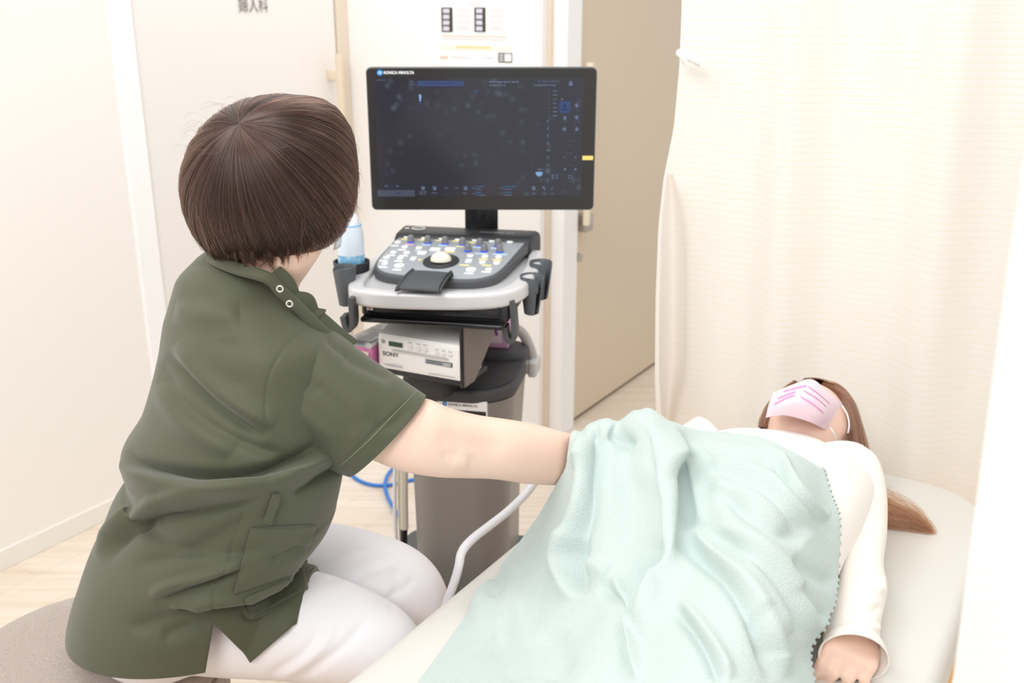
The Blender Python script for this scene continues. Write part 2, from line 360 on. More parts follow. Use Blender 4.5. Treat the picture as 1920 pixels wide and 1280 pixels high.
for (xl, xr, y) in ((1250, 1262, 326), (1246, 1270, 360), (1241, 1279, 420), (1238, 1283, 500), (1236, 1283, 600), (1236, 1281, 690), (1238, 1270, 745), (1241, 1262, 790)):
    r_ = []
    for k in range(7):
        f = k/6; r_.append(onwall(xl+(xr-xl)*f, y, cp, U, -.035-.03*math.sin(f*math.pi)))
    hem.append(r_)
o = ob('turned_hem', sheet(hem, 50, 18), m_cur2, cu); 
# white clip on the curtain edge
m_clip = mat('white_plastic_clip', (252, 252, 250), .4)
ck = root('curtain_clip', 'small white plastic clip pinned to the left edge of the cream curtain', 'clip', onwall(1292, 110, cp, U, -.05))
ob('clip_arm', tube([onwall(1283, 104, cp, U, -.06), onwall(1300, 109, cp, U, -.07), onwall(1314, 117, cp, U, -.06)], [.006, .009, .010], 10, 14), m_clip, ck)
ob('clip_jaw', tube([onwall(1274, 99, cp, U, -.05), onwall(1281, 104, cp, U, -.065), onwall(1290, 122, cp, U, -.06)], [.008, .009, .006], 10, 14), m_clip, ck)
# near white curtain on the right
rows = []; NY = 90
e0 = WY(1852, 960, .62)[:2]
nz = np.linspace(2.2, .04, 44)
for z in nz:
    t = np.linspace(0, 1, NY); X = e0[0]+.42*t; Yy = e0[1]-.18*t+.035*np.sin(t*26)*np.clip(t*6, .1, 1)+.012*np.sin(t*15+z)
    X = X+.010*np.sin(z*3)*(1-t); rows.append(np.column_stack([X, Yy, np.full(NY, z)]))
tag(ob('curtain', (np.concatenate(rows), grid_faces(len(nz), NY, False)), m_cur3), 'blurred white curtain close to the camera at the right edge', 'curtain')
# ------------------------------------------------------------------ ultrasound machine
CX, CY, CA = -.125, 2.2, math.radians(-11)
def Lc(p):
    dx, dy = p[0]-CX, p[1]-CY; c, s = math.cos(CA), math.sin(CA); return np.array((dx*c+dy*s, -dx*s+dy*c, p[2]))
def L(px, py, z): return Lc(WZ(px, py, z))
def LY(px, py, Y): return Lc(WY(px, py, Y))
m_blackp = mat('black_plastic', (46, 47, 50), .45, bump=(400, .1, .001))
m_gloss = mat('glossy_black', (28, 28, 31), .18)
m_dgrey = mat('dark_grey_plastic', (84, 86, 89), .5, bump=(500, .08, .001))
m_tray = mat('charcoal_tray', (70, 70, 74), .6, bump=(600, .15, .001))
m_silver = mat('silver_paint', (222, 222, 224), .36, .12, bump=(300, .03, .001))
m_silver2 = mat('silver_recess', (204, 205, 207), .4, .15)
m_col = mat('grey_column_paint', (138, 135, 133), .36, .15)
m_plate = mat('grey_key_plate', (168, 174, 181), .45)
m_key = mat('white_key', (252, 252, 252), .4); m_kyel = mat('yellow_label', (247, 234, 160), .6); m_kblu = mat('blue_label', (196, 222, 242), .6); m_kpnk = mat('pink_label', (242, 188, 214), .6)
m_knob = mat('knob_grey', (128, 128, 132), .4); m_ring = mat('blue_ring', (40, 80, 210), .4, emit=((40, 80, 220), .3)); m_cream = mat('cream_ball', (246, 243, 226), .2, coat=.5)
m_hold = mat('holder_grey', (90, 95, 100), .45); m_holdi = mat('holder_inner_grey', (140, 147, 153), .5)
ct = root('ultrasound_machine', 'wheeled ultrasound machine with black monitor, keypad console and grey column', 'medical machine', (CX, CY, 0), CA)
P_ = lambda n, g, m, par=None, **k: ob(n, g, m, par or ct, world=False, **k)
# base and column
P_('base', prism(rrect(.42, .50, .08, 8), .07, .13, .02), m_dgrey)
for sx in (-1, 1):
    for sy in (-1, 1):
        P_('castor', xf(lathe([(.001, -.015), (.045, -.015), (.05, -.008), (.05, .008), (.045, .015), (.001, .015)], 24), (sx*.17, sy*.2, .05), 0, np.array(((0, 0, 1), (1, 0, 0), (0, 1, 0)))), m_blackp)
def colring(z, wx, wy): return np.column_stack([rrect(2*wx, 2*wy, min(wx, wy)*.62, 10)+np.array((.006, .05)), np.full(44, z)])
Rg = [colring(z, wx, wy) for z, wx, wy in ((.12, .118, .125), (.2, .118, .125), (.45, .122, .13), (.58, .128, .136), (.645, .132, .142))]
col = P_('column', loft([r for r in catmull(np.array(Rg), 30)]), m_col)
P_('column_top', prism(rrect(.276, .30, .10, 10)+np.array((.004, .05)), .645, .676, .008, 4), m_tray)
P_('column_top_tray', prism(rrect(.252, .276, .09, 10)+np.array((.004, .05)), .676, .679, .001), m_gloss.copy() if False else mat('black_tray_mat', (50, 50, 53), .55))
P_('rear_housing', prism(rrect(.25, .12, .05, 8)+np.array((.01, .17)), .66, .696, .012, 4), m_tray)
# slanted neck up to the console
nk = []
for f in np.linspace(0, 1, 8):
    z = .68+f*.20; y = .02+.05*f; x0 = -.05-.005*f; x1 = .02+.01*f
    nk.append(np.column_stack([rrect(x1-x0, .13, .012, 4)+np.array(((x0+x1)/2+.005, y+.06)), np.full(20, z)]))
P_('neck', loft(nk), mat('neck_grey', (128, 120, 114), .5))
# under console frame
P_('drawer_housing', box(-.175, .15, -.165, .12, .862, .905, .006), m_blackp)
P_('drawer_front', box(-.16, .135, -.176, -.16, .873, .902, .004), m_gloss)
P_('lower_bar', box(-.17, .145, -.19, -.15, .855, .866, .004), m_gloss)
P_('warning_sticker', quad((-.150, -.1775, .888), (1, 0, 0), (0, 0, 1), .014, .016), m_key, smooth=False)
P_('warning_sign', join(tube([(-.150+.005*math.cos(a), -.1782, .888+.005*math.sin(a)) for a in np.linspace(0, 2*math.pi, 20)], .0007, 6), quad((-.150, -.1782, .888), (1, 0, 0), (0, 0, 1), .003, .005)), mat('sign_red', (205, 60, 80), .6))
# silver rail and recessed deck
outer = [(.178, .14), (.188, .03), (.186, -.06), (.172, -.13), (.135, -.175), (.07, -.198), (0, -.210), (-.07, -.217), (-.135, -.216), (-.182, -.198), (-.206, -.15), (-.214, -.07), (-.214, .03), (-.209, .15)]
oc = catmull(np.array(outer, float), 80); path = inset(np.array(outer), -.0)
tt = np.gradient(oc, axis=0); tt /= np.linalg.norm(tt, axis=1)[:, None]; ins = oc+np.stack([-tt[:, 1], tt[:, 0]], 1)*-.018
zr = .914+np.clip((oc[:, 1]+.2)*.06, 0, .03)
prof = rrect(2, 2, .5, 6)
P_('silver_rail', tube(np.column_stack([ins, zr]), .0178, up=(0, 0, 1), prof=prof), m_silver)
dk = np.concatenate([ins, ins[:1]])[:-1]
V_ = np.concatenate([np.column_stack([ins, zr-.010]), np.column_stack([ins, zr+.004])])
dv, df = loft([np.column_stack([ins[::-1], (zr-.012)[::-1]]), np.column_stack([ins[::-1], (zr+.006)[::-1]])]); P_('deck', (dv, df), m_silver2, smooth=False)
# console body and keypad
kz = lambda x, y: .945+(y+.118)*.122
YB = L(760, 422, .987)[1]
cout = np.array([(.158, YB), (-.178, YB), (-.182, .03), (-.181, -.03), (-.172, -.075), (-.150, -.105), (-.11, -.122), (-.04, -.130), (.03, -.131), (.075, -.122), (.105, -.098), (.120, -.06), (.128, -.01)])
def closed_smooth(P, n, hard=2):
    P = np.asarray(P); return np.concatenate([P[:1], catmull(P[1:], n)[:-1], P[-1:]])
co = closed_smooth(cout, 60)
P_('console_body', prism(co, .932, -.001, 0), m_dgrey) if False else None
def slab(P, zlo, zhi, bev, nb=4):       # prism between two sloped height functions
    R = []
    for k in range(nb+1):
        t = math.pi/2*k/nb; Q = inset(P, bev*(1-math.sin(t))); R.append(np.column_stack([Q, [zlo(x, y)+bev*(1-math.cos(t)) for x, y in Q]]))
    for k in range(nb+1):
        t = math.pi/2*k/nb; Q = inset(P, bev*(1-math.cos(t))); R.append(np.column_stack([Q, [zhi(x, y)-bev*(1-math.sin(t)) for x, y in Q]]))
    return loft(R)
P_('console_body', slab(co, lambda x, y: kz(x, y)-.024, lambda x, y: kz(x, y)-.001, .006), m_dgrey)
P_('console_underside', slab(inset(co, .012), lambda x, y: .905, lambda x, y: kz(x, y)-.02, .004), m_blackp)
kp = inset(co, .0075); kp = kp[kp[:, 1] < .124]; kp = np.concatenate([[[.136, .125]], [[-.170, .125]], kp[1:]]) if kp[0, 0] < 0 else np.concatenate([kp[:0], [[.136, .125], [-.170, .125]], kp])
kpl = P_('key_plate', slab(kp, lambda x, y: kz(x, y)-.003, lambda x, y: kz(x, y)+.0012, .001, 2), m_plate)
# raised rear hood
hood = []
for y, zt in ((.112, .974), (.116, .981), (.124, .985), (YB-.012, .989), (YB-.003, .986), (YB, .975)):
    x0, x1 = -.183, .150+.12*(y-.116); b = .010
    hood.append(np.array([(x0, y, .94), (x0, y, zt-b), (x0+b*.3, y, zt-b*.3), (x0+b, y, zt), (x1-b, y, zt), (x1-b*.3, y, zt-b*.3), (x1, y, zt-b), (x1, y, .94)]))
P_('rear_hood', loft(hood), m_blackp, sharp=50)
bb_text('SONIMAGE HS2', .012, m_plate, ct, 'lettering', (.02, .142, .9885), (1, .0, 0), (0, 1, .05), world=False)
P_('power_button', join(tube([(-.135+.016*math.cos(a), (.124+YB)/2+.013*math.sin(a), .9885) for a in np.linspace(0, 2*math.pi, 24)], .0012, 6)), m_key)
P_('power_led', quad((-.163, (.118+YB)/2, .9885), (1, 0, 0), (0, 1, .1), .01, .006), m_key, smooth=False)
def K(cx_, cy_):     # a point on the keypad from the detail view of the keypad
    px, py = 610+cx_/4.267, 380+cy_/4.267; p = L(px, py, .96)
    for _ in range(4): p = L(px, py, kz(p[0], p[1])+.0012)
    return p
sl = np.array((0, 1, .122)); ex = np.array((1., 0, 0))
# trackball
tb = K(925, 470)
P_('trackball_ring', join(slab(np.column_stack([tb[0]+.041*np.cos(a_ := np.linspace(0, 2*math.pi, 40, endpoint=False)), tb[1]+.045*np.sin(a_)]), lambda x, y: kz(x, y), lambda x, y: kz(x, y)+.004, .002)), m_blackp)
P_('trackball', xf(lathe([(.024*math.cos(t), .020*math.sin(t)) for t in np.linspace(0, 1.55, 12)], 28), (tb[0], tb[1], tb[2]+.003)), m_cream)
# knobs
for kx, ky in ((685, 318), (820, 325), (958, 332), (1098, 340), (1142, 388), (1236, 345), (1272, 390), (1382, 350), (1395, 396)):
    p = K(kx, ky); kn = P_('knob', xf(lathe([(.0085, 0), (.0083, .004), (.0072, .013), (.0066, .016), (.005, .0182), (.0005, .0185)], 18), p), m_knob)
    P_('knob_ring', xf(lathe([(.0093, 0), (.0093, .0022), (.0085, .003)], 18), p), m_ring, kn)
def key(kx, ky, w, d, m=m_key, h=.003, name='key', round_=True):
    p = K(kx, ky); P = rrect(w, d, min(w, d)*(.49 if round_ else .2), 5)+p[:2]
    return P_(name, slab(P, lambda x, y: kz(x, y), lambda x, y: kz(x, y)+.0012+h, .0012 if h > .001 else .0003, 2), m)
for kx, ky in ((580, 322), (637, 358), (750, 366), (545, 400), (652, 404), (490, 441), (600, 446), (475, 488), (1160, 427), (1277, 433), (1387, 437), (1257, 478), (1370, 484), (1307, 534)): key(kx, ky, .0155, .0165)
for kx, ky in ((592, 505), (1165, 536)): key(kx, ky, .0235, .025)
for kx, ky in ((650, 278), (795, 288), (932, 292), (1062, 298), (1197, 303), (1335, 310), (1478, 318)): key(kx, ky, .0165, .017)
for kx, ky, a in ((705, 450, .012), (775, 405, .02), (880, 378, .024), (1000, 376, .024), (1147, 468, .014)): key(kx, ky, a*1.05, .019, round_=False)
def lab(kx, ky, w, m): key(kx, ky, w, .0075, m, .0006, 'key_label', False)
for kx, ky, w, m in ((632, 296, .014, m_kyel), (770, 302, .014, m_kyel), (905, 306, .014, m_kyel), (1040, 311, .014, m_kyel), (1175, 322, .014, m_kyel), (675, 336, .020, m_kpnk), (805, 339, .021, m_kblu), (942, 345, .021, m_kblu),
                     (1078, 352, .018, m_kyel), (1213, 359, .019, m_kblu), (1350, 367, .016, m_kblu), (1245, 408, .031, m_kblu), (1398, 414, .033, m_kblu), (755, 455, .009, m_kyel), (1000, 394, .022, m_kyel),
                     (1262, 452, .022, m_kyel), (1375, 458, .022, m_kyel), (1112, 498, .022, m_kyel), (1290, 500, .022, m_kyel), (735, 385, .012, m_kblu), (555, 346, .020, m_key), (612, 378, .020, m_key), (525, 420, .02, m_key),
                     (625, 424, .02, m_key), (465, 462, .02, m_key), (585, 466, .02, m_key), (460, 512, .021, m_key), (572, 534, .021, m_key), (1147, 563, .021, m_key), (1285, 551, .021, m_key)): lab(kx, ky, w, m)
# wrist rest
W4 = [(690, 540), (1015, 560), (920, 690), (565, 670)]
wz = [.957, .957, .946, .946]; q = [L(610+x/4.267, 380+y/4.267, z) for (x, y), z in zip(W4, wz)]
Cn = []
for f, dz in ((-.02, -.012), (0, -.001), (.08, .002), (.5, .004), (.92, .0), (1.0, -.003), (1.015, -.008)):
    l = q[0]+(q[3]-q[0])*f; r = q[1]+(q[2]-q[1])*f
    Cn.append([l+(0, 0, dz-.002), l+(r-l)*.03+(0, 0, dz), l+(r-l)*.5+(0, 0, dz+.001), l+(r-l)*.97+(0, 0, dz), r+(0, 0, dz-.002)])
o = P_('wrist_rest', sheet(Cn, 30, 30), mat('rest_charcoal', (74, 77, 80), .5, bump=(700, .2, .001))); md = o.modifiers.new('s', 'SOLIDIFY'); md.thickness = .007; md.offset = 1
# probe holders: tapered open cups with a slot
def cup(p, r, h, slot, m=None):
    n = 40; half = math.radians(24); a = np.linspace(slot+half, slot+2*math.pi-half, n); R = []
    pr = [(.45*r, -h, 1), (.62*r, -h*.97, 1), (.72*r, -h*.75, 1), (.90*r, -h*.35, 1), (r, -.004, 1), (r*.99, 0, 1), (r*.93, .0005, 1), (r*.86, -.004, 1), (.78*r, -h*.35, 1), (.58*r, -h*.75, 1), (.4*r, -h*.93, 1)]
    for rr, z, _ in pr:
        lift = .012*np.exp(-((a-slot)/.6)**2)+.012*np.exp(-((a-slot-2*math.pi)/.6)**2)
        R.append(np.column_stack([p[0]+rr*np.cos(a), p[1]+rr*np.sin(a)*1.1, np.full(n, p[2]+z)-lift*(1 if z > -.02 else 0)]))
    V = np.concatenate(R); F = grid_faces(len(R), n, False)
    for e in (0, n-1):
        for k in range(5): F.append((k*n+e, (k+1)*n+e, (len(R)-2-k)*n+e, (len(R)-1-k)*n+e))
    F.append(tuple(range(n))); F.append(tuple(range((len(R)-1)*n, len(R)*n))); return V, F
def holder(p, r, h, slot):
    o = P_('probe_holder', cup(p, r, h, slot), m_hold); return o
for px, py, Y, slot in ((997, 516, 2.10, -.5), (1014, 490, 2.19, -.5), (645, 499, 2.10, 3.6)):
    p = LY(px, py, Y); holder(p, .026, .088, slot)
bh = LY(659, 489, 2.17); P_('bottle_holder', xf(lathe([(.028, -.075), (.036, -.07), (.041, 0), (.039, .001), (.036, -.004), (.033, -.06), (.001, -.06)], 30), bh), m_blackp)
P_('holder_bracket', join(box(.165, .20, -.09, .03, .905, .925, .006), box(-.235, -.20, -.09, .05, .905, .925, .006)), m_dgrey)
# cable hooks under the rail
def hook(pts, w, Y):
    C = [LY(x, y, Y) for x, y in pts]; return tube(np.array(C), 1, n=90, up=(0, 1, 0), prof=rrect(w*1.6, .034, .002, 3))
P_('cable_hook', hook([(661, 556), (663, 580), (664, 600), (662, 611), (657, 615), (652, 611), (649, 602), (646, 590)], .007, 2.03), m_dgrey)
P_('cable_hook', hook([(961, 560), (964, 590), (966, 620), (965, 631), (960, 637), (954, 633), (950, 624), (948, 610)], .007, 2.03), m_dgrey)
# rear handle on the right and its cable loop
hp_ = [LY(x, y, 2.38) for x, y in ((966, 614), (980, 625), (992, 648), (1000, 675), (1003, 690))]
P_('rear_handle', tube(hp_, .013, 12, 24), mat('pale_grey_plastic', (196, 192, 188), .5))
a_, b_ = LY(966, 686, 2.36), LY(1000, 686, 2.36)
P_('handle_bar', box(a_[0], b_[0], a_[1]-.015, a_[1]+.05, a_[2]-.016, a_[2]+.014, .005), mat('light_grey_plastic', (214, 213, 211), .5))
P_('handle_end', box(b_[0]-.01, b_[0]+.012, a_[1]-.02, a_[1]+.055, a_[2]-.022, a_[2]+.018, .005), mat('light_grey_end', (206, 206, 205), .5))
P_('cable_loop', tube([LY(x, y, 2.33) for x, y in ((962, 706), (972, 716), (980, 708), (981, 697), (979, 690))], .004, 8, 20), m_blackp)
# service sticker on the column
sp_ = LY(866, 764, 2.095); f = .0
yc = -.0955
def onc(px, py):      # point on the column's flat front
    r = ray(px, py); a = np.array((0, 0, CAM_H)); o_ = Lc(a); d_ = np.array((r[0]*math.cos(CA)+r[1]*math.sin(CA), -r[0]*math.sin(CA)+r[1]*math.cos(CA), r[2])); k = (yc-o_[1])/d_[1]; return o_+d_*k
tl, tr, bl = onc(819, 748), onc(912, 745), onc(820, 790)
w = tr[0]-tl[0]; 
stk = P_('service_sticker', box(tl[0], tr[0], yc+.001, yc+.02, tl[2]-.085, tl[2], .002), m_key)
hgt = .023
P_('sticker_panel', quad(((tl[0]+tr[0])/2, yc+.0006, tl[2]-.022-.03), (1, 0, 0), (0, 0, 1), w-.003, .058), mat('sticker_black', (38, 38, 40), .5), stk, smooth=False)
m_blue = mat('logo_blue', (20, 130, 210), .5); m_tink = mat('sticker_ink', (90, 90, 94), .5)
P_('logo', disc((tl[0]+.018, yc+.0006, tl[2]-.0105), (1, 0, 0), (0, 0, 1), .0058, .0055), m_blue, stk, smooth=False)
P_('logo', join(*[quad((tl[0]+.018, yc+.0003, tl[2]-.0105+d*.0011), (1, 0, 0), (0, 0, 1), .006, .0004) for d in (-1, 0, 1)]), m_key, stk, smooth=False)
bb_text('KONICA MINOLTA', .0082, m_tink, stk, 'lettering', (tl[0]+.027, yc+.0004, tl[2]-.0135), (1, 0, 0), (0, 0, 1), world=False, bold=.0002, sx=.97)
bb_text('お客様コールセンター', .0088, m_key, stk, 'lettering', (tl[0]+.008, yc+.0003, tl[2]-.042), (1, 0, 0), (0, 0, 1), world=False, bold=.0002)
bb_text('0120-501-464', .0115, m_key, stk, 'lettering', (tl[0]+.009, yc+.0003, tl[2]-.0555), (1, 0, 0), (0, 0, 1), world=False, bold=.0005, sx=1.08)
P_('small_print', join(*[quad((tl[0]+x, yc+.0003, tl[2]-z), (1, 0, 0), (0, 0, 1), .0022, .0022) for z in (.031,) for x in np.arange(.024, .082, .003)]), m_key, stk, smooth=False)
P_('small_print', join(*[quad((tl[0]+x, yc+.0003, tl[2]-z), (1, 0, 0), (0, 0, 1), .002, .002) for z in (.062,) for x in np.arange(.04, .085, .003)]), m_key, stk, smooth=False)

# monitor (turned square to the viewer)
MY = 2.35
ml, mr = WY(685, 126, MY), WY(1113, 394, MY); MW, MH = mr[0]-ml[0], ml[2]-mr[2]; mc = np.array(((ml[0]+mr[0])/2, MY, (ml[2]+mr[2])/2))
def mloc(V): return np.array([Lc(v) for v in np.asarray(V)])
def onm(x, y, off=.0): return WY(x, y, MY-off)
def mprism(P, y0, y1, bev, nb=3):
    V, F = prism(P, y0, y1, bev, nb); V = np.column_stack([mc[0]+V[:, 0], mc[1]-V[:, 2], mc[2]+V[:, 1]]); return mloc(V), F
mon = P_('monitor', mprism(rrect(MW, MH, .012, 8), -.03, .0, .004), mat('monitor_grey_edge', (84, 88, 92), .4))
bezel = P_('bezel', mprism(rrect(MW-.005, MH-.005, .010, 8), .0, .0008, 0), mat('monitor_bezel', (42, 41, 40), .24, spec=.55), mon)
def mq(x, y, w, h, off=.0012):
    c = onm(x+w/2, y+h/2, off); a, b = onm(x, y, off), onm(x+w, y+h, off); V, F = quad(c, (1, 0, 0), (0, 0, 1), b[0]-a[0], a[2]-b[2]); return mloc(V), F
def screen_mat():
    m = mat('dark_screen', (40, 40, 48), .16, spec=.5, emit=((40, 42, 54), .55)); nt = m.node_tree; b = nt.nodes['Principled BSDF']; tc = nt.nodes['Texture Coordinate']
    n = nt.nodes.new('ShaderNodeTexVoronoi'); n.inputs['Scale'].default_value = 42; n.inputs['Randomness'].default_value = 1; nt.links.new(tc.outputs['Object'], n.inputs[0])
    n2 = nt.nodes.new('ShaderNodeTexNoise'); n2.inputs['Scale'].default_value = 11; nt.links.new(tc.outputs['Object'], n2.inputs[0])
    r1 = nt.nodes.new('ShaderNodeValToRGB'); r1.color_ramp.elements[0].position = .0; r1.color_ramp.elements[0].color = (1, 1, 1, 1); r1.color_ramp.elements[1].position = .4; r1.color_ramp.elements[1].color = (0, 0, 0, 1); nt.links.new(n.outputs[0], r1.inputs[0])
    r2 = nt.nodes.new('ShaderNodeValToRGB'); r2.color_ramp.elements[0].position = .42; r2.color_ramp.elements[1].position = .66; nt.links.new(n2.outputs[0], r2.inputs[0])
    mu = nt.nodes.new('ShaderNodeMath'); mu.operation = 'MULTIPLY'; nt.links.new(r1.outputs[0], mu.inputs[0]); nt.links.new(r2.outputs[0], mu.inputs[1])
    mx = nt.nodes.new('ShaderNodeMix'); mx.data_type = 'RGBA'; mx.inputs[6].default_value = lin((36, 37, 47)); mx.inputs[7].default_value = lin((100, 114, 126)); nt.links.new(mu.outputs[0], mx.inputs[0]); nt.links.new(mx.outputs[2], b.inputs['Emission Color']); return m
scr = P_('screen', mq(705, 148, 388, 221, .0011), screen_mat(), mon, smooth=False)
m_st = mat('screen_text', (75, 84, 102), .4, emit=((120, 140, 190), 0.25)); m_sb = mat('screen_blue', (30, 45, 75), .4, emit=((55, 85, 150), 0.28)); m_sb2 = mat('screen_bright_blue', (75, 100, 125), .4, emit=((150, 195, 250), 0.44)); m_sp = mat('screen_panel', (62, 66, 80), .3, emit=((40, 46, 62), .5)); m_sd = mat('screen_dim', (47, 52, 65), .4, emit=((80, 92, 120), 0.22)); m_scy = mat('screen_cyan', (30, 75, 100), .4, emit=((50, 140, 200), 0.28)); m_sg = mat('screen_green', (35, 100, 55), .4, emit=((60, 200, 100), 0.28))
def mk(name, qs, m): P_(name, join(*[mq(*q, .0016) for q in qs]), m, scr, smooth=False)
def Z(x, y): return 680+x/4.266, 110+y/4.266
def zq(x, y, w, h): a = Z(x, y); return (a[0], a[1], w/4.266, h/4.266)
mk('patient_field', [zq(438, 178, 372, 42)], m_sb)
mk('mode_button', [zq(1575, 342, 86, 92)], m_sb); mk('marker_square', [zq(893, 250, 24, 24)], m_sb); mk('info_bar', [zq(118, 1050, 300, 52)], m_sp)
mk('side_panel', [zq(1567, 240, 196, 1)], m_sp)
mk('gain_wedge', [zq(450, 286, 20, 30), zq(453, 316, 14, 24)], m_sb2); mk('gain_wedge', [zq(455, 340, 10, 28)], m_sb)
rr = random.Random(3)
def words(x, y, n, h=14, w=16, gap=4): return [zq(x+k*(w+gap), y+rr.uniform(-1, 1), w*rr.uniform(.55, 1), h*rr.uniform(.7, 1)) for k in range(n)]
mk('screen_writing', words(482, 192, 13, 12)+words(1010, 180, 12, 13)+words(1010, 207, 7, 12)+words(1370, 207, 9, 12), m_st)
mk('screen_writing', words(118, 168, 4, 7, 14)+sum([words(1525, 255+33*k, 2, 9, 14) for k in range(7)], [])+words(1590, 318, 1, 16, 16), m_st)
mk('side_icons', sum([[zq(x+rr.uniform(-4, 4), y, 26, 14), zq(x+4, y+12, 18, 12), zq(x+9, y-10, 9, 12)] for x, y in ((1603, 372), (1700, 365), (1603, 465), (1700, 460), (1603, 555), (1698, 555))], []), m_st)
mk('side_writing', sum([words(x, y, n, 9, 12, 3) for x, y, n in ((1590, 405, 4), (1680, 410, 4), (1590, 500, 4), (1690, 500, 3), (1578, 596, 6), (1672, 596, 5), (1635, 655, 4), (1645, 692, 2), (1632, 750, 4), (1648, 845, 2), (1625, 978, 5))], []), m_sd)
mk('arrow_icons', [zq(1608, 786, 18, 5), zq(1694, 786, 18, 5), zq(1701, 779, 5, 19), zq(1610, 876, 16, 16), zq(1694, 876, 16, 16), zq(1645, 930, 30, 4), zq(1645, 955, 30, 4), zq(1645, 930, 4, 28), zq(1671, 930, 4, 28), zq(1655, 180, 20, 14), zq(1650, 196, 30, 18)], m_st)
mk('depth_scale', [zq(1488, 250+i*29, 7, 4) for i in range(25) if i != 17]+[zq(1475, 492+i*58.5, 9, 14) for i in range(9)], m_st); mk('scale_mark', [zq(1490, 729, 9, 9)], m_sg)
mk('top_scale', [zq(530+i*58, 240, 4, 6) for i in range(17)], m_sd); mk('bottom_columns', [zq(1512, 925+k*10, 16, 6) for k in range(4)]+[zq(1545, 925+k*10, 14, 6) for k in range(4)], m_st)
a = np.linspace(math.pi*.92, math.pi*2.08, 24); P_('probe_arc', mloc(tube([onm(*Z(1000+68*math.cos(t), 440-68*math.sin(t)), .0018) for t in a], .0005, 5)[0]) if False else (lambda g: (mloc(g[0]), g[1]))(tube([onm(*Z(1000+68*math.cos(t), 440-68*math.sin(t)), .0018) for t in a], .0005, 5)), m_sd, scr)
V, F = disc(onm(*Z(1412, 912), .0018), (1, 0, 0), (0, 0, 1), .0081, .0081, 30); V[:, 2] = np.minimum(V[:, 2], onm(*Z(1412, 905), .0018)[2]); V[:, 2] -= np.where(np.abs(V[:, 0]-V[:, 0].mean()) < .002, 0, 0)
P_('body_mark', (mloc(V), F), m_sb2, scr, smooth=False); mk('body_mark', [zq(1404, 880, 7, 14), zq(1416, 880, 7, 14), zq(1430, 882, 12, 6)], m_st)
mk('bottom_icons', sum([[zq(x, 1022, 30, 10), zq(x+4, 1034, 24, 16)] for x in (468, 560, 808, 1352)], [])+[zq(1440, 1022, 16, 16), zq(1452, 1038, 8, 14), zq(1512, 1030, 14, 5), zq(1508, 1038, 6, 14), zq(265, 1072, 40, 12), zq(268, 1015, 22, 8)], m_st)
mk('bottom_icons', sum([[zq(x, 1026, 28, 18)] for x in (655, 738, 870, 1095)], [])+[zq(878, 1070, 22, 18), zq(1105, 1070, 22, 18), zq(175, 1010, 30, 18)], m_sd)
for x, y, n in ((455, 1062, 4), (460, 1080, 3), (552, 1070, 3), (805, 1072, 2), (905, 1040, 3), (912, 1087, 5), (1130, 1040, 4), (1136, 1087, 4), (1360, 1074, 2), (1440, 1074, 2), (1508, 1074, 2)): mk('bottom_writing', words(x, y, n, 9, 13, 3), m_st)
for x, y, n in ((898, 1018, 5), (905, 1066, 3), (1126, 1018, 7), (1132, 1066, 4)): mk('bottom_writing', words(x, y, n, 10, 13, 3), m_scy)
def mtext(s, x, y, size, m, par, **k):
    p = Lc(onm(*Z(x, y), .0019)); e = Lc(onm(*Z(x, y), .0019)+np.array((1, 0, 0)))-p; bb_text(s, size, m, par, 'lettering', p, e, (0, 0, 1), world=False, **k)
m_lw = mat('logo_white', (244, 246, 248), .4)
V, F = disc(onm(*Z(138, 112), .0019), (1, 0, 0), (0, 0, 1), .0068, .0064); P_('logo', (mloc(V), F), mat('logo_bright_blue', (40, 150, 235), .4), mon, smooth=False)
P_('logo', (lambda g: (mloc(g[0]), g[1]))(join(*[quad(onm(*Z(138, 112+d*7), .0022), (1, 0, 0), (0, 0, 1), .0085, .0007) for d in (-1, 0, 1)])), m_lw, mon, smooth=False)
mtext('KONICA MINOLTA', 168, 122, .0088, m_lw, mon, bold=.0003, sx=.92)
mtext('KONICA MINOLTA', 1430, 188, .0052, m_st, scr, sx=.92); mk('logo', [zq(1400, 172, 22, 16)], m_sb)
V, F = disc(onm(*Z(392, 196), .0019), (1, 0, 0), (0, 0, 1), .0001, .0001); P_('info_icon', (lambda g: (mloc(g[0]), g[1]))(tube([onm(*Z(392+17*math.cos(t), 196+17*math.sin(t)), .0018) for t in np.linspace(0, 2*math.pi, 26)], .0005, 5)), m_st, scr); mk('info_icon', [zq(390, 186, 4, 20)], m_st)
P_('yellow_tag', mq(1092, 292, 20, 8, .0022), mat('yellow_tape', (246, 222, 130), .6), mon, smooth=False)
P_('monitor_rear', (lambda g: (mloc(g[0]), g[1]))(box(mc[0]-.09, mc[0]+.09, MY+.028, MY+.065, mc[2]-.09, mc[2]+.07, .015)), m_blackp, mon)
a, b = WY(872, 398, MY+.05), WY(934, 432, MY+.05)
P_('monitor_stand', (lambda g: (mloc(g[0]), g[1]))(join(box(a[0], b[0], MY+.035, MY+.06, .95, mc[2], .004))), m_gloss)
# cables hanging at the left of the column
m_cw = mat('white_cable', (238, 238, 243), .4); m_cc = mat('cream_connector', (240, 234, 220), .6)
P_('cable', tube([LY(x, y, 2.2) for x, y in ((741, 860), (740, 920), (741, 980), (746, 1040), (752, 1100))], .005, 8, 24), m_cw)
P_('cable', tube([LY(x, y, 2.22) for x, y in ((748, 860), (747, 920), (749, 980), (753, 1060))], .003, 8, 24), mat('pale_beige_cable', (222, 214, 200), .5))
P_('connector', tube([LY(x, y, 2.22) for x, y in ((757, 870), (757, 930), (758, 990))], .011, 8, 12), m_cc)
P_('connector_socket', tube([LY(x, y, 2.22) for x, y in ((758, 988), (757, 1020))], .009, 8, 4), m_gloss)
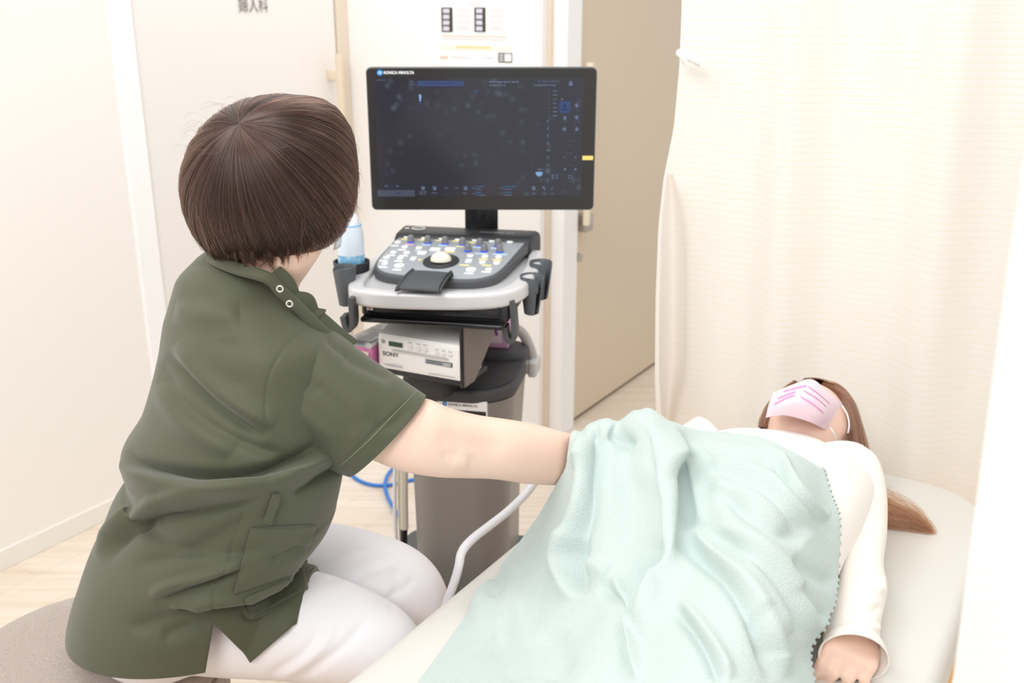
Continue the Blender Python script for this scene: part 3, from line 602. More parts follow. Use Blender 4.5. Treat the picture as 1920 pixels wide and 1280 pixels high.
# ------------------------------------------------------------------ things standing on or in the machine
# printer
PA = math.radians(-25.5); p0 = WY(712, 690, 2.1)
pr_ = root('printer', 'white medical printer with small green display on the shelf under the console', 'printer', (p0[0], p0[1], p0[2]), PA)
ee = np.array((math.cos(PA), math.sin(PA))); PW = .205; PH = .082; PD = .10
side = [(0, 0), (.004, -.001), (PD, 0), (PD, PH+.012), (.05, PH+.012), (.012, PH+.003), (0, PH-.006)]
body = [np.array([(x, y, z) for y, z in [(0.002, .002), (0, .008), (0, .05), (0, PH-.008), (.004, PH), (.05, PH+.012), (PD-.004, PH+.012), (PD, PH+.008), (PD, .004), (PD-.004, 0)]]) for x in (0.0, PW)]
ob('body', loft(body), mat('printer_white', (253, 253, 252), .45), pr_, world=False, sharp=25)
fy = -.0012
def pq(name, x, z, w, h, m, par=pr_): return ob(name, quad((x, fy, z), (1, 0, 0), (0, 0, 1), w, h), m, par, smooth=False, world=False)
m_pink_ = mat('printer_ink', (50, 50, 54), .6)
pq('display', .045, .063, .036, .011, mat('lcd_green', (40, 78, 52), .3)); pq('slot_shade_line', .108, .0505, .135, .0012, mat('slot_shadow_line', (150, 146, 142), .6))  # the long thin line paints the shade along the paper slot
ob('paper_slot', box(.035, .178, -.004, 0, .0475, .0505, .001), mat('slot_grey', (205, 204, 202), .4), pr_, world=False)
m_pb = mat('printer_button', (236, 235, 232), .4)
for x in (.082, .103, .120): ob('button', xf(lathe([(.006, 0), (.006, .003), (.0005, .0035)], 14), (x, 0, .062), 0, np.array(((1, 0, 0), (0, 0, -1), (0, 1, 0)))), m_pb, pr_, world=False)
for x in (.150, .166, .182): ob('button', box(x-.005, x+.005, -.002, 0, .055, .062, .001), m_pb, pr_, world=False); pq('button_label', x, .0665, .008, .0014, mat('label_grey', (160, 160, 162), .6))
for x in (.082, .103, .120): pq('button_label', x, .0725, .011, .0014, bpy.data.materials['label_grey'])
ob('logo', disc((.013, fy, .066), (1, 0, 0), (0, 0, 1), .005, .005), mat('logo_green', (150, 178, 162), .6), pr_, smooth=False, world=False)
bb_text('SONY', .0135, m_pink_, pr_, 'lettering', (.010, fy, .0335), (1, 0, 0), (0, 0, 1), world=False, bold=.0002, sx=1.15)
lb = pq('model_label', .152, .036, .066, .011, mat('label_silver', (178, 184, 194), .4)); pq('model_label', .176, .036, .022, .0105, mat('label_black', (50, 50, 52), .4))
ob('label_writing', join(*[quad((x, fy-.0004, z), (1, 0, 0), (0, 0, 1), .0026, .0028) for z in (.0385, .0338) for x in np.arange(.124, .163, .0034)]), m_pink_, pr_, smooth=False, world=False)
ob('label_writing', join(*[quad((x, fy-.0004, z), (1, 0, 0), (0, 0, 1), .0026, .0024) for z in (.038, .034) for x in np.arange(.169, .185, .0034)]), m_pb, pr_, smooth=False, world=False)
ob('small_print', join(*[quad((x, fy-.0004, .009), (1, 0, 0), (0, 0, 1), .0022, .002) for x in np.arange(.128, .195, .0032)]), bpy.data.materials['label_grey'], pr_, smooth=False, world=False)
pq('small_print', .04, .012, .042, .007, mat('label_pale', (230, 230, 236), .5)); ob('small_print', join(*[quad((x, fy-.0005, .0125), (1, 0, 0), (0, 0, 1), .0025, .002) for x in np.arange(.015, .06, .0034)]), bpy.data.materials['label_grey'], pr_, smooth=False, world=False)
ob('vent', join(*[xf(disc((0, 0, 0), (0, 1, 0), (0, 0, 1), .0016, .0016, 8), (PW+.0008, y, z)) for y in np.arange(.02, .075, .008) for z in np.arange(.04, .086, .008)]), bpy.data.materials['slot_shadow_line'], pr_, smooth=False, world=False)
sh_z = p0[2]
ob('printer_shelf', xf(box(-.055, PW+.006, .004, PD+.02, -.012, -.0005, .002), p0, PA), m_blackp, ct)
sp2 = np.array([(0, -.012), (.05, -.012), (.215, PH+.05), (0, PH+.05)])
ob('shelf_side', xf(loft([np.column_stack([np.full(4, x), sp2]) for x in (PW+.002, PW+.010)]), p0, PA), mat('shelf_side_grey', (128, 120, 114), .5), ct); ob('shelf_edge', xf(box(PW+.0015, PW+.0105, -.004, .003, -.012, PH+.05, .001), p0, PA), m_gloss, ct)
ob('shelf_support', join(xf(box(.05, .15, .03, .12, -.06, -.010, .004), p0, PA)), m_blackp, ct)
# pink wrapped paper pack beside it
m_film = mat('clear_film', (235, 228, 236), .12, spec=.8); m_pk = mat('pink_paper', (214, 120, 178), .35, var=((232, 150, 200), 30), coat=.3); m_foil = mat('grey_foil', (96, 98, 108), .2, .5, var=((226, 228, 232), 22, (1, .35, 1)))
pk = root('paper_pack', 'pink paper pack in crinkled clear wrap at the left of the white printer', 'packet', WY(682, 700, 2.1)*(1, 1, 0)+(0, 0, sh_z), PA)
def crink(g, a, s=3):
    V, F = g; r = np.random.default_rng(s); V = np.array(V); 
    return V+np.stack([np.sin(V@np.array((90, 130, 70))+k)*np.sin(V@np.array((-60, 110, 150))+2*k) for k in range(3)], 1)*a, F
def gridbox(x0, x1, y0, y1, z0, z1, n=14):
    R = []
    for y in np.linspace(y0, y1, n):
        P = rrect(x1-x0, z1-z0, .004, 3); R.append(np.column_stack([P[:, 0]+(x0+x1)/2, np.full(len(P), y), P[:, 1]+(z0+z1)/2]))
    return loft(R)
ob('pack', crink(gridbox(-.036, .024, -.002, .15, 0.001, .058), .0015), m_pk, pk, world=False, sharp=30)
ob('foil_top', crink(gridbox(-.0375, .0255, -.003, .155, .052, .066), .0025), m_foil, pk, world=False, sharp=30)
ob('torn_label', quad((.010, -.0055, .033), (1, 0, 0), (0, 0, 1), .018, .02), mat('label_cream', (222, 212, 196), .5), pk, smooth=False, world=False)
# pink box behind
pb0 = LY(934, 634, 2.33)
pb = root('carton', 'pink and white carton on the rear housing behind the slanted neck', 'box', np.array((WY(922, 655, 2.38)[0], 2.38, .697)), CA)
ob('carton_body', box(-.05, .05, -.04, .04, 0, .11, .002), mat('carton_pink', (226, 170, 210), .5), pb, world=False)
ob('carton_label', quad((.005, -.0407, .045), (1, 0, 0), (0, 0, 1), .06, .065), mat('carton_label_pink', (246, 226, 238), .5), pb, smooth=False, world=False)
ob('carton_print', join(quad((.0, -.0412, .082), (1, 0, 0), (0, 0, 1), .05, .006), quad((.02, -.0412, .04), (1, 0, 0), (0, 0, 1), .004, .016), quad((.02, -.0412, .045), (1, 0, 1), (-1, 0, 1), .010, .003), quad((.02, -.0412, .040), (1, 0, -1), (1, 0, 1), .010, .003)), mat('carton_purple', (150, 60, 150), .5), pb, smooth=False, world=False)
# gel bottle
bz = WY(659, 489, 2.17); bt = root('gel_bottle', 'squeeze bottle of blue gel standing in the black holder left of the keypad', 'bottle', bz+(0, 0, -.058))
m_gel = mat('blue_gel', (104, 178, 222), .2, coat=.6, var=((176, 220, 242), 60)); m_bot = mat('milky_bottle', (222, 234, 246), .25, coat=.4); m_cap = mat('white_cap', (246, 248, 252), .35)
ob('gel', lathe([(.001, 0), (.028, .0), (.030, .006), (.0305, .04), (.030, .075)], 28), m_gel, bt, world=False)
ob('bottle_body', lathe([(.030, .075), (.0302, .10), (.029, .125), (.026, .14)], 28), m_bot, bt, world=False)
ob('cap', lathe([(.0215, .138), (.0215, .142), (.020, .155), (.0165, .162), (.010, .165), (.0005, .165)], 28), m_cap, bt, world=False)
ob('collar_line', lathe([(.0265, .139), (.0268, .1405), (.0262, .142)], 28), mat('collar_blue', (150, 195, 235), .4), bt, world=False)
# blue network cable on the floor, pale cable along the bed
m_lan = mat('blue_cable', (45, 125, 215), .45)
g1 = [WZ(x, y, .006) for x, y in ((600, 800), (648, 858), (660, 890), (690, 907), (730, 909), (775, 899), (850, 890))]; g2 = [WZ(x, y, .014) for x, y in ((780, 820), (745, 868), (727, 890), (722, 908), (725, 925), (734, 945), (760, 985))]
tag(ob('network_cable', join(tube(g1, .006, 10, 50), tube(g2, .006, 10, 50)), m_lan), 'blue network cable looped on the pale floor left of the column', 'cable')
pc = [WY(1010, 955, 1.70), WY(985, 984, 1.665), WY(950, 1008, 1.61), WY(915, 1030, 1.56), WY(885, 1052, 1.512), WY(866, 1072, 1.475), WY(856, 1092, 1.45)]
pc = [p*(1, 1, 0)+(0, 0, z) for p, z in zip(pc, (.66, .64, .632, .630, .632, .628, .60))]+[np.array((-.135, 1.46, .45)), np.array((-.13, 1.6, .25)), np.array((-.12, 1.9, .11))]
tag(ob('probe_cable', tube(pc, .0078, 10, 60), m_cw), 'pale grey probe cable coming out from the blanket over the bed edge', 'cable')
# ------------------------------------------------------------------ figure helpers
def limb(spec, n=60, m=48, sq=2.0):       # spec rows: x0,y0,x1,y1 (two outline points, px), Y, k (depth/width)
    A = np.array([WY(r[0], r[1], r[4]) for r in spec]); B = np.array([WY(r[2], r[3], r[4]) for r in spec]); K_ = np.array([r[5] for r in spec])
    A, B = catmull(A, n), catmull(B, n); K_ = np.interp(np.linspace(0, len(spec)-1, n), np.arange(len(spec)), K_)
    c = (A+B)/2; e = (A-B)/2; ax = np.gradient(c, axis=0); ax /= np.linalg.norm(ax, axis=1)[:, None]
    e2 = np.cross(ax, e); e2 = e2/(np.linalg.norm(e2, axis=1)[:, None]+1e-9)*np.linalg.norm(e, axis=1)[:, None]*K_[:, None]
    t = np.linspace(0, 2*math.pi, m, endpoint=False); cs = np.sign(np.cos(t))*np.abs(np.cos(t))**(2/sq); sn = np.sign(np.sin(t))*np.abs(np.sin(t))**(2/sq)
    return loft([c[i]+cs[:, None]*e[i]+sn[:, None]*e2[i] for i in range(n)])
def tube3(pts, n=40, m=24):               # rows: x,y,z,r
    P = catmull(np.array(pts, float), n); return tube(P[:, :3], P[:, 3], m)
def ell(c, r, n=20, m=28):
    R = []
    for t in np.linspace(.02, math.pi-.02, n):
        a = np.linspace(0, 2*math.pi, m, endpoint=False); R.append(np.column_stack([c[0]+r[0]*math.sin(t)*np.cos(a), c[1]+r[1]*math.sin(t)*np.sin(a), np.full(m, c[2]+r[2]*math.cos(t))]))
    return loft(R)
def smooth_geo(V, F, it, lam=.5):
    V = np.array(V); q = np.array([f for f in F if len(f) == 4]); e = np.concatenate([q[:, [0, 1]], q[:, [1, 2]], q[:, [2, 3]], q[:, [3, 0]]]); e = np.concatenate([e, e[:, ::-1]])
    n = np.bincount(e[:, 0], minlength=len(V)).astype(float); n[n == 0] = 1
    for _ in range(it):
        S = np.zeros_like(V)
        for k in range(3): S[:, k] = np.bincount(e[:, 0], weights=V[e[:, 1], k], minlength=len(V))
        V = V+lam*(S/n[:, None]-V)
    return V, F
def remesh(geo, vox, it=3):
    o = ob('tmp', geo, None, smooth=False); md = o.modifiers.new('r', 'REMESH'); md.mode = 'VOXEL'; md.voxel_size = vox
    bpy.context.view_layer.update(); ev = o.evaluated_get(bpy.context.evaluated_depsgraph_get()); me = ev.to_mesh()
    V = np.empty(len(me.vertices)*3); me.vertices.foreach_get('co', V); V = V.reshape(-1, 3); F = [tuple(p.vertices) for p in me.polygons]
    ev.to_mesh_clear(); mm = o.data; bpy.data.objects.remove(o); bpy.data.meshes.remove(mm)
    return smooth_geo(V, F, it)
def outward(geo):
    V, F = geo; N = normals(V, F); return 1 if ((V-V.mean(0))*N).sum() > 0 else -1
def bvh_of(geo): return BVHTree.FromPolygons([tuple(v) for v in geo[0]], [tuple(f) for f in geo[1]])
CAMP = Vector((0, 0, CAM_H))
def hit(bv, px, py, off=.0):
    d = Vector(ray(px, py)).normalized(); r = bv.ray_cast(CAMP, d)
    if r[0] is None: return None
    return np.array(r[0]-d*off)
def draped_tube(bv, pts, r, off=.0005, n=60):
    P = [hit(bv, x, y, off) for x, y in catmull(np.array(pts, float), n)]; P = [p for p in P if p is not None]; return tube(np.array(P), r, 6)
def patch(bv, quad_px, nu, nv, off):
    a, b, c, d = map(lambda p: np.array(p, float), quad_px); V = []; last = None
    for i in range(nv):
        for j in range(nu):
            u, v = j/(nu-1), i/(nv-1); p = (a*(1-u)+b*u)*(1-v)+(d*(1-u)+c*u)*v; h = hit(bv, p[0], p[1], off)
            if h is None: h = last
            V.append(h); last = h
    V = np.array([v if v is not None else V[-1] for v in V]); return V, grid_faces(nv, nu, False)
def frame(f, up):
    f = np.array(f, float); f /= np.linalg.norm(f); up = np.array(up, float); up = up-f*(up@f); up /= np.linalg.norm(up); return f, up, np.cross(f, up)
def head_geo(c, f, up, s=1.0):            # f: face direction, up: crown direction
    f, up, _ = frame(f, up); rt = np.cross(f, up)
    th = np.linspace(.03, math.pi-.03, 90); ph = np.linspace(0, 2*math.pi, 110, endpoint=False); T, Pp = np.meshgrid(th, ph, indexing='ij')
    x = .075*np.sin(T)*np.sin(Pp); y = .094*np.sin(T)*np.cos(Pp); z = .114*np.cos(T)
    lo = np.clip(-z/.114, 0, 1); x = x*(1-.36*lo**1.6); y = np.where(y < 0, y*(1-.5*np.clip((-z-.02)/.09, 0, 1)), y*(1-.10*lo))
    fr = np.clip(y/.06, 0, 1); g = lambda cx, cz, sx, sz: np.exp(-((x-cx)/sx)**2-((z-cz)/sz)**2)*fr
    y = y+.020*g(0, -.022, .011, .016)+.012*g(0, .0, .009, .024)+.005*g(0, -.03, .02, .01)-.010*g(.031, .012, .017, .013)-.010*g(-.031, .012, .017, .013)+.004*g(.031, .012, .012, .008)+.004*g(-.031, .012, .012, .008)
    y = y+.005*g(0, .034, .05, .011)+.006*g(0, -.054, .022, .006)+.006*g(0, -.066, .018, .006)-.003*g(0, -.060, .022, .003)+.007*g(0, -.094, .02, .014)+.004*g(.04, -.02, .02, .02)+.004*g(-.04, -.02, .02, .02)
    V = np.stack([x, y, z], -1).reshape(-1, 3)*s; parts = [(V, grid_faces(90, 110)+[tuple(range(109, -1, -1)), tuple(range(89*110, 90*110))])]
    for sg in (-1, 1):
        E = ell((0, 0, 0), (.006, .017, .030)); v = E[0].copy(); v[:, 0] += .006*np.exp(-((v[:, 1]+.010)/.008)**2)*sg; v = v+np.array((sg*.0765, -.012, -.006)); parts.append((v*s, E[1]))
    V, F = join(*parts); return np.array(c)+V[:, :1]*rt+V[:, 1:2]*f+V[:, 2:]*up, F
def hand_geo(w, f, back, s=1.0, curl=(.5, .6, .65, .7), side=1, spread=.05, tk=1.0):   # w wrist, f towards the fingers, back: out of the back of the hand
    f, bk, _ = frame(f, back); rt = np.cross(f, bk)*side; w = np.array(w, float); G = []
    R = []
    for t, hw, hh in ((-.02, .026, .020), (0, .027, .019), (.02, .034, .018), (.05, .041, .016), (.075, .042, .014), (.092, .040, .011), (.098, .034, .006)):
        a = np.linspace(0, 2*math.pi, 24, endpoint=False); R.append(w+s*(t*f+(np.sign(np.cos(a))*np.abs(np.cos(a))**.8*hw)[:, None]*rt+(np.sin(a)*hh)[:, None]*bk))
    G.append(loft(R))
    def rot(v, ax, t): return v*math.cos(t)+np.cross(ax, v)*math.sin(t)+ax*(ax@v)*(1-math.cos(t))
    for k, (off, ln, r) in enumerate(((.030, .072, .0088), (.010, .080, .0092), (-.011, .074, .0088), (-.031, .058, .0078))):
        d = rot(f, bk, -side*spread*off/.03*1.0); ax = np.cross(d, bk); p = w+s*(.084*f+off*rt+.003*bk); pts = [np.append(w+s*(.06*f+off*.9*rt+.002*bk), r*1.05*s), np.append(p, r*1.12*s)]
        for seg, lf in enumerate((.45, .30, .25)):
            d = rot(d, ax, -curl[k]*(1.0 if seg else .8)); 
            p2 = p+d*ln*lf*s; pts += [np.append((p+p2)/2, r*s*(.93-.05*seg)), np.append(p2, r*s*(1.0-.10*seg))]; p = p2
        pts.append(np.append(p+d*.003*s, r*s*.55)); G.append(tube3(pts, 36, 14))
    d = f*.62+rt*.75*tk-bk*.28; d /= np.linalg.norm(d); p = w+s*(.018*f+(.008+.014*tk)*rt-.004*bk); pts = [np.append(p, .013*s), np.append(p+s*.028*d, .0125*s)]; p = p+s*.042*d
    d = f*.85+rt*.38*tk-bk*.35; d /= np.linalg.norm(d); pts += [np.append(p, .0115*s), np.append(p+s*.018*d, .0098*s), np.append(p+s*.030*d, .0102*s), np.append(p+s*.044*d, .0085*s), np.append(p+s*.048*d, .005*s)]
    G.append(tube3(pts, 30, 14)); return join(*G)
def hair_mat(name, rgb, tint, rough=.35):
    m = bpy.data.materials.new(name); m.use_nodes = True; nt = m.node_tree; nt.nodes.clear(); out = nt.nodes.new('ShaderNodeOutputMaterial'); h = nt.nodes.new('ShaderNodeBsdfHairPrincipled')
    h.parametrization = 'COLOR'; h.inputs['Roughness'].default_value = rough; h.inputs['Radial Roughness'].default_value = .45
    ci = nt.nodes.new('ShaderNodeHairInfo'); cr = nt.nodes.new('ShaderNodeValToRGB'); cr.color_ramp.elements[0].color = lin(rgb); cr.color_ramp.elements[1].color = lin(tint)
    nt.links.new(ci.outputs['Random'], cr.inputs[0]); nt.links.new(cr.outputs[0], h.inputs['Color']); nt.links.new(h.outputs[0], out.inputs[0]); return m
def strands(name, P, rad, m, parent):     # P (n, k, 3)
    n, k, _ = P.shape; L0 = ROOT[top(parent).name][0]; hc = bpy.data.hair_curves.new(name); hc.add_curves([k]*n)
    hc.attributes['position'].data.foreach_set('vector', (P-L0).astype(np.float32).ravel())
    ra = hc.attributes.get('radius') or hc.attributes.new('radius', 'FLOAT', 'POINT'); taper = np.ones(k); taper[-3:] = (.8, .55, .25)
    ra.data.foreach_set('value', np.tile(rad*taper, n).astype(np.float32)); hc.materials.append(m)
    o = bpy.data.objects.new(name, hc); COL.objects.link(o); o.parent = parent; return o
m_skin = mat('skin', (246, 214, 196), .45, spec=.35, sss=.15, bump=(500, .06, .0008), var=((247, 208, 190), 9))

# ------------------------------------------------------------------ seated person in green scrubs
DR = root('person', 'seated person with short brown hair in dark green scrub top, reaching under the blanket', 'person', (-.52, 1.38, 0))
m_scrub = mat('dark_green_scrub_cloth', (80, 83, 64), .62, spec=.3, sheen=.2, bump=(1100, .35, .0006, (1, 1, 1)))
m_thr = mat('green_thread', (128, 136, 112), .7); m_trs = mat('white_trouser_cloth', (240, 238, 242), .7, sheen=.1, bump=(500, .1, .0006))
TR = [  # y, xl, xr, Y, facing angle, ratio
 (466, 402, 470, 1.455, 45, .9), (474, 388, 486, 1.45, 45, .85), (486, 370, 505, 1.445, 42, .75), (500, 355, 516, 1.44, 40, .72), (530, 326, 540, 1.435, 40, .68), (560, 313, 574, 1.43, 40, .66), (590, 303, 606, 1.425, 40, .66),
 (620, 293, 638, 1.42, 40, .66), (680, 283, 645, 1.415, 40, .66), (740, 269, 646, 1.41, 38, .68), (790, 254, 648, 1.405, 36, .7), (815, 240, 650, 1.40, 35, .7), (845, 220, 652, 1.40, 34, .7), (865, 214, 650, 1.40, 34, .7),
 (890, 222, 645, 1.40, 33, .7), (912, 226, 640, 1.40, 33, .7), (930, 214, 636, 1.395, 32, .72), (960, 196, 622, 1.395, 32, .72), (1000, 181, 594, 1.39, 30, .74), (1035, 168, 570, 1.39, 28, .82), (1062, 160, 562, 1.385, 28, .86),
 (1090, 153, 572, 1.385, 26, .90), (1115, 147, 580, 1.385, 25, .94), (1145, 141, 581, 1.385, 25, .97), (1166, 139, 580, 1.385, 25, .98)]
HEM_TILT = .20
def torso(scale=1.0, n=420, m=360, rows=TR, cap=False):
    A = catmull(np.array(rows, float), n); t = np.linspace(0, 2*math.pi, m, endpoint=False)+math.pi*.4; sq = 2.25
    cs = np.sign(np.cos(t))*np.abs(np.cos(t))**(2/sq); sn = np.sign(np.sin(t))*np.abs(np.sin(t))**(2/sq); R = []
    for y, xl, xr, Y, ph, ra in A:
        l, r = WY(xl, y, Y), WY(xr, y, Y); c = (l+r)/2; w = (r[0]-l[0])/2*scale; ph = math.radians(ph); f = np.array((math.cos(ph), math.sin(ph), 0)); s = np.array((f[1], -f[0], 0))
        ext = np.max(cs*s[0]+ra*sn*f[0]); a = w/ext
        Pt = c+a*(cs[:, None]*s+ra*sn[:, None]*f); Pt[:, 2] += HEM_TILT*np.clip((y-950)/216, 0, 1)*(Y-Pt[:, 1]); R.append(Pt)
    return loft(R, cap, cap)
folds = [
 ('v', [(588, 606), (545, 640), (510, 690), (498, 740), (500, 790), (522, 822), (550, 845)], 3, .0009),
 ('s', [(612, 836), (555, 872), (485, 899), (410, 906), (330, 898), (262, 880), (232, 852)], 15, .017), ('r', [(236, 892), (300, 915), (400, 932), (500, 922), (590, 890)], 24, .008),
 ('v', [(312, 664), (362, 722), (425, 775), (500, 822)], 15, .008), ('r', [(330, 645), (390, 712), (450, 760), (515, 798)], 17, .006), ('v', [(292, 660), (330, 735), (390, 795), (470, 836), (545, 855)], 13, .005), ('r', [(300, 720), (350, 790), (440, 845)], 22, .005),
 ('v', [(432, 632), (440, 690), (446, 735)], 24, .002), ('v', [(340, 552), (400, 558), (460, 556), (520, 565)], 20, .0025), ('r', [(330, 580), (380, 590), (450, 590)], 20, .004),
 ('s', [(188, 1052), (222, 1002), (280, 966), (350, 946), (440, 930), (500, 915)], 16, .013), ('r', [(215, 1000), (255, 960), (320, 930)], 14, .002),
 ('s', [(285, 1122), (340, 1100), (400, 1082), (462, 1058)], 11, .008), ('s', [(320, 1148), (400, 1130), (470, 1118), (525, 1095), (578, 1068)], 12, .011), ('v', [(250, 1060), (330, 1040), (420, 1000), (470, 960)], 16, .005),
 ('v', [(300, 1195), (360, 1170), (400, 1160)], 14, .004), ('v', [(240, 1180), (300, 1160), (370, 1130)], 16, .004), ('v', [(500, 1055), (540, 1035), (575, 1020)], 10, .005), ('v', [(540, 925), (590, 900), (640, 870)], 10, .006), ('r', [(520, 905), (580, 875), (640, 850)], 12, .004),
 ('s', [(452, 1130), (470, 1158), (530, 1136), (574, 1104)], 6, .004), ('v', [(400, 1168), (398, 1130), (405, 1090)], 3, .0012), ('v', [(462, 950), (440, 1005), (425, 1060), (405, 1100)], 3, .0012), ('v', [(340, 500), (420, 500), (500, 520)], 8, .0015)]
RL = [(-.53, 1.33, .598, .080), (-.45, 1.335, .592, .086), (-.34, 1.33, .588, .086), (-.25, 1.325, .565, .078), (-.205, 1.328, .532, .070), (-.195, 1.335, .47, .060), (-.195, 1.345, .36, .055), (-.195, 1.355, .22, .05), (-.195, 1.365, .10, .048)]
LL = [(-.53, 1.45, .598, .085), (-.45, 1.475, .595, .092), (-.35, 1.495, .583, .086), (-.25, 1.50, .565, .078), (-.19, 1.50, .535, .072), (-.168, 1.50, .47, .064), (-.163, 1.51, .36, .058), (-.163, 1.52, .22, .05), (-.163, 1.53, .10, .048)]
pg = remesh(join(tube3([(x, y, z, r) for x, y, z, r in RL], 60, 30), tube3([(x, y, z, r) for x, y, z, r in LL], 60, 30), ell((-.545, 1.365, .595), (.118, .155, .092))), .0055, 6)
def push_out(V, bv, sg, dist):
    V = np.array(V)
    for i in range(len(V)):
        lo, no, _, dd = bv.find_nearest(Vector(V[i]), .12)
        if lo is None: continue
        s = (Vector(V[i])-lo).dot(no)*sg
        if s < dist: V[i] = np.array(lo+no*sg*dist)
    return V
tg = torso()
tg = crease(tg, [(k, L_, w_, a_*1.8) for k, L_, w_, a_ in folds], outward(tg))
# side slit in the hem
def cut_slit(geo, n=420, m=360, apex=(400, 1168), kl=-.17, kr=.80, W=70):
    G = np.array(geo[0]).reshape(n, m, 3).copy(); PX = pxs(G.reshape(-1, 3)).reshape(n, m, 2); fr = G[:, :, 1] < 1.36
    dd = np.hypot(PX[..., 0]-apex[0], PX[..., 1]-apex[1])+np.where(fr, 0, 1e4); i0, j0 = np.unravel_index(dd.argmin(), dd.shape)
    if PX[i0, (j0+5) % m, 0] < PX[i0, j0-5, 0]: G, PX = G[:, ::-1], PX[:, ::-1]; j0 = m-1-j0
    G = np.roll(G, m//2-j0, 1); PX = np.roll(PX, m//2-j0, 1); jc = m//2; sgn = 1; G0 = G.copy()
    dup = np.zeros(n, bool); extra = {}
    for i in range(i0+1, n):
        row = PX[i, :, 0]; J = np.arange(jc-120, jc+121); xs = row[J]; ys = PX[i, jc, 1]; h = ys-apex[1]
        if sgn < 0: f = lambda x: np.interp(x, xs[::-1], J[::-1].astype(float))
        else: f = lambda x: np.interp(x, xs, J.astype(float))
        jl, jr = f(apex[0]+kl*h), f(apex[0]+kr*h); lo, hi = (jl, jr) if jl < jr else (jr, jl)
        smp = lambda t: G0[i, np.floor(t).astype(int)]*(1-(t-np.floor(t)))[:, None]+G0[i, np.floor(t).astype(int)+1]*(t-np.floor(t))[:, None]
        t = np.linspace(jc-W, lo, W+1); G[i, jc-W:jc+1] = smp(t); t = np.linspace(hi, jc+W, W+1); rs = smp(t); extra[i] = rs[0]; G[i, jc+1:jc+W+1] = rs[1:]
    # the front flap is cut on a rising line
    r0 = 290
    def trim(path, wk=0.0):
        q = pxs(path); ok = np.where(q[:, 1] > 1246-(q[:, 0]-464)*.86)[0]; gg = q[:, 1]-(1246-(q[:, 0]-464)*.86); en = ok[0] if len(ok) else len(path)-1
        if len(ok) and en > 0: en = en-gg[en]/(gg[en]-gg[en-1]+1e-9)
        en = en*(1-wk)+(len(path)-1)*wk
        t = np.linspace(0, max(en, 12), len(path)); f = np.minimum(np.floor(t).astype(int), len(path)-2); w = (t-f)[:, None]; return path[f]*(1-w)+path[f+1]*w
    for j in range(jc+1, jc+130): G[r0:, j] = trim(G[r0:, j].copy(), min(1, max(0, (j-jc-85)/40)))
    ks = sorted(extra); P_e = np.concatenate([G[r0:ks[0], jc], np.array([extra[k] for k in ks])]); P_e = trim(P_e)
    for k in ks: extra[k] = P_e[k-r0]
    V = list(G.reshape(-1, 3)); ids = {i: len(V)+k for k, i in enumerate(sorted(extra))}; V += [extra[i] for i in sorted(extra)]; F = []
    for i in range(n-1):
        for j in range(m):
            k = (j+1) % m; q = [i*m+j, i*m+k, (i+1)*m+k, (i+1)*m+j]
            if j == jc: q[0] = ids.get(i, q[0]); q[3] = ids.get(i+1, q[3])
            F.append(tuple(q))
    return np.array(V), F
pbv = bvh_of(pg); nlo = 250*360
Vp = push_out(tg[0][nlo:], pbv, outward(pg), .007); G_ = tg[0].copy(); G_[nlo:] = Vp
dl = (G_-tg[0]).reshape(420, 360, 3)
for _ in range(5): dl = (dl+np.roll(dl, 1, 1)+np.roll(dl, -1, 1)+np.concatenate([dl[:1], dl[:-1]])+np.concatenate([dl[1:], dl[-1:]]))/5
G_ = tg[0]+dl.reshape(-1, 3); G_[nlo:] = push_out(G_[nlo:], pbv, outward(pg), .005); tg = (G_, tg[1])
sc_geo = cut_slit(tg)
sct = ob('scrub_top', sc_geo, m_scrub, DR, sharp=0); md = sct.modifiers.new('thick', 'SOLIDIFY'); md.thickness = .0022; md.offset = -1
tb_ = bvh_of(tg)
SL = [(560, 640, 520, 745, 1.42, .8), (582, 612, 503, 792, 1.395, .85), (600, 610, 512, 808, 1.378, .88), (632, 632, 535, 836, 1.362, .88), (682, 669, 575, 857, 1.352, .86), (738, 706, 615, 872, 1.346, .82), (798, 745, 655, 886, 1.344, .78)]
sg = limb(SL, 220, 240); sg = (sg[0], [f for f in sg[1] if len(f) == 4])
sg = crease(sg, [('r', [(590, 640), (620, 680), (660, 720), (700, 780)], 22, .004), ('v', [(560, 640), (570, 700), (600, 740)], 14, .004), ('v', [(640, 668), (690, 690), (740, 712)], 12, .005), ('v', [(530, 790), (575, 815), (610, 850)], 14, .005), ('r', [(520, 760), (570, 780), (630, 830)], 14, .003), ('v', [(600, 615), (625, 650), (660, 670)], 8, .004), ('v', [(700, 790), (730, 800), (770, 760)], 12, .003), ('v', [(780, 735), (710, 800), (640, 868)], 3, .0012), ('v', [(590, 720), (640, 770), (665, 815)], 14, .003)], outward(sg))
sl = ob('sleeve', sg, m_scrub, sct, sharp=0); md = sl.modifiers.new('thick', 'SOLIDIFY'); md.thickness = .002; md.offset = -1
sb_ = bvh_of(sg); allb = bvh_of(join(tg, sg))
SL2 = [tuple(r) for r in ((350, 560, 470, 560, 1.50, .9), (352, 620, 480, 620, 1.58, .9), (370, 700, 500, 690, 1.60, .9), (400, 780, 520, 760, 1.60, .9))]
l2 = limb(SL2, 60, 60); o = ob('sleeve', (l2[0], [f for f in l2[1] if len(f) == 4]), m_scrub, sct, sharp=0); md = o.modifiers.new('thick', 'SOLIDIFY'); md.thickness = .002
def stitch(bv, pts, name='stitching', r=.0006): ob(name, draped_tube(bv, pts, r, .0004, 90), m_thr, sct)
stitch(sb_, [(781, 733), (740, 775), (695, 822), (640, 872)]); stitch(tb_, [(146, 1142), (160, 1180), (200, 1215), (270, 1240), (330, 1250), (384, 1252)])
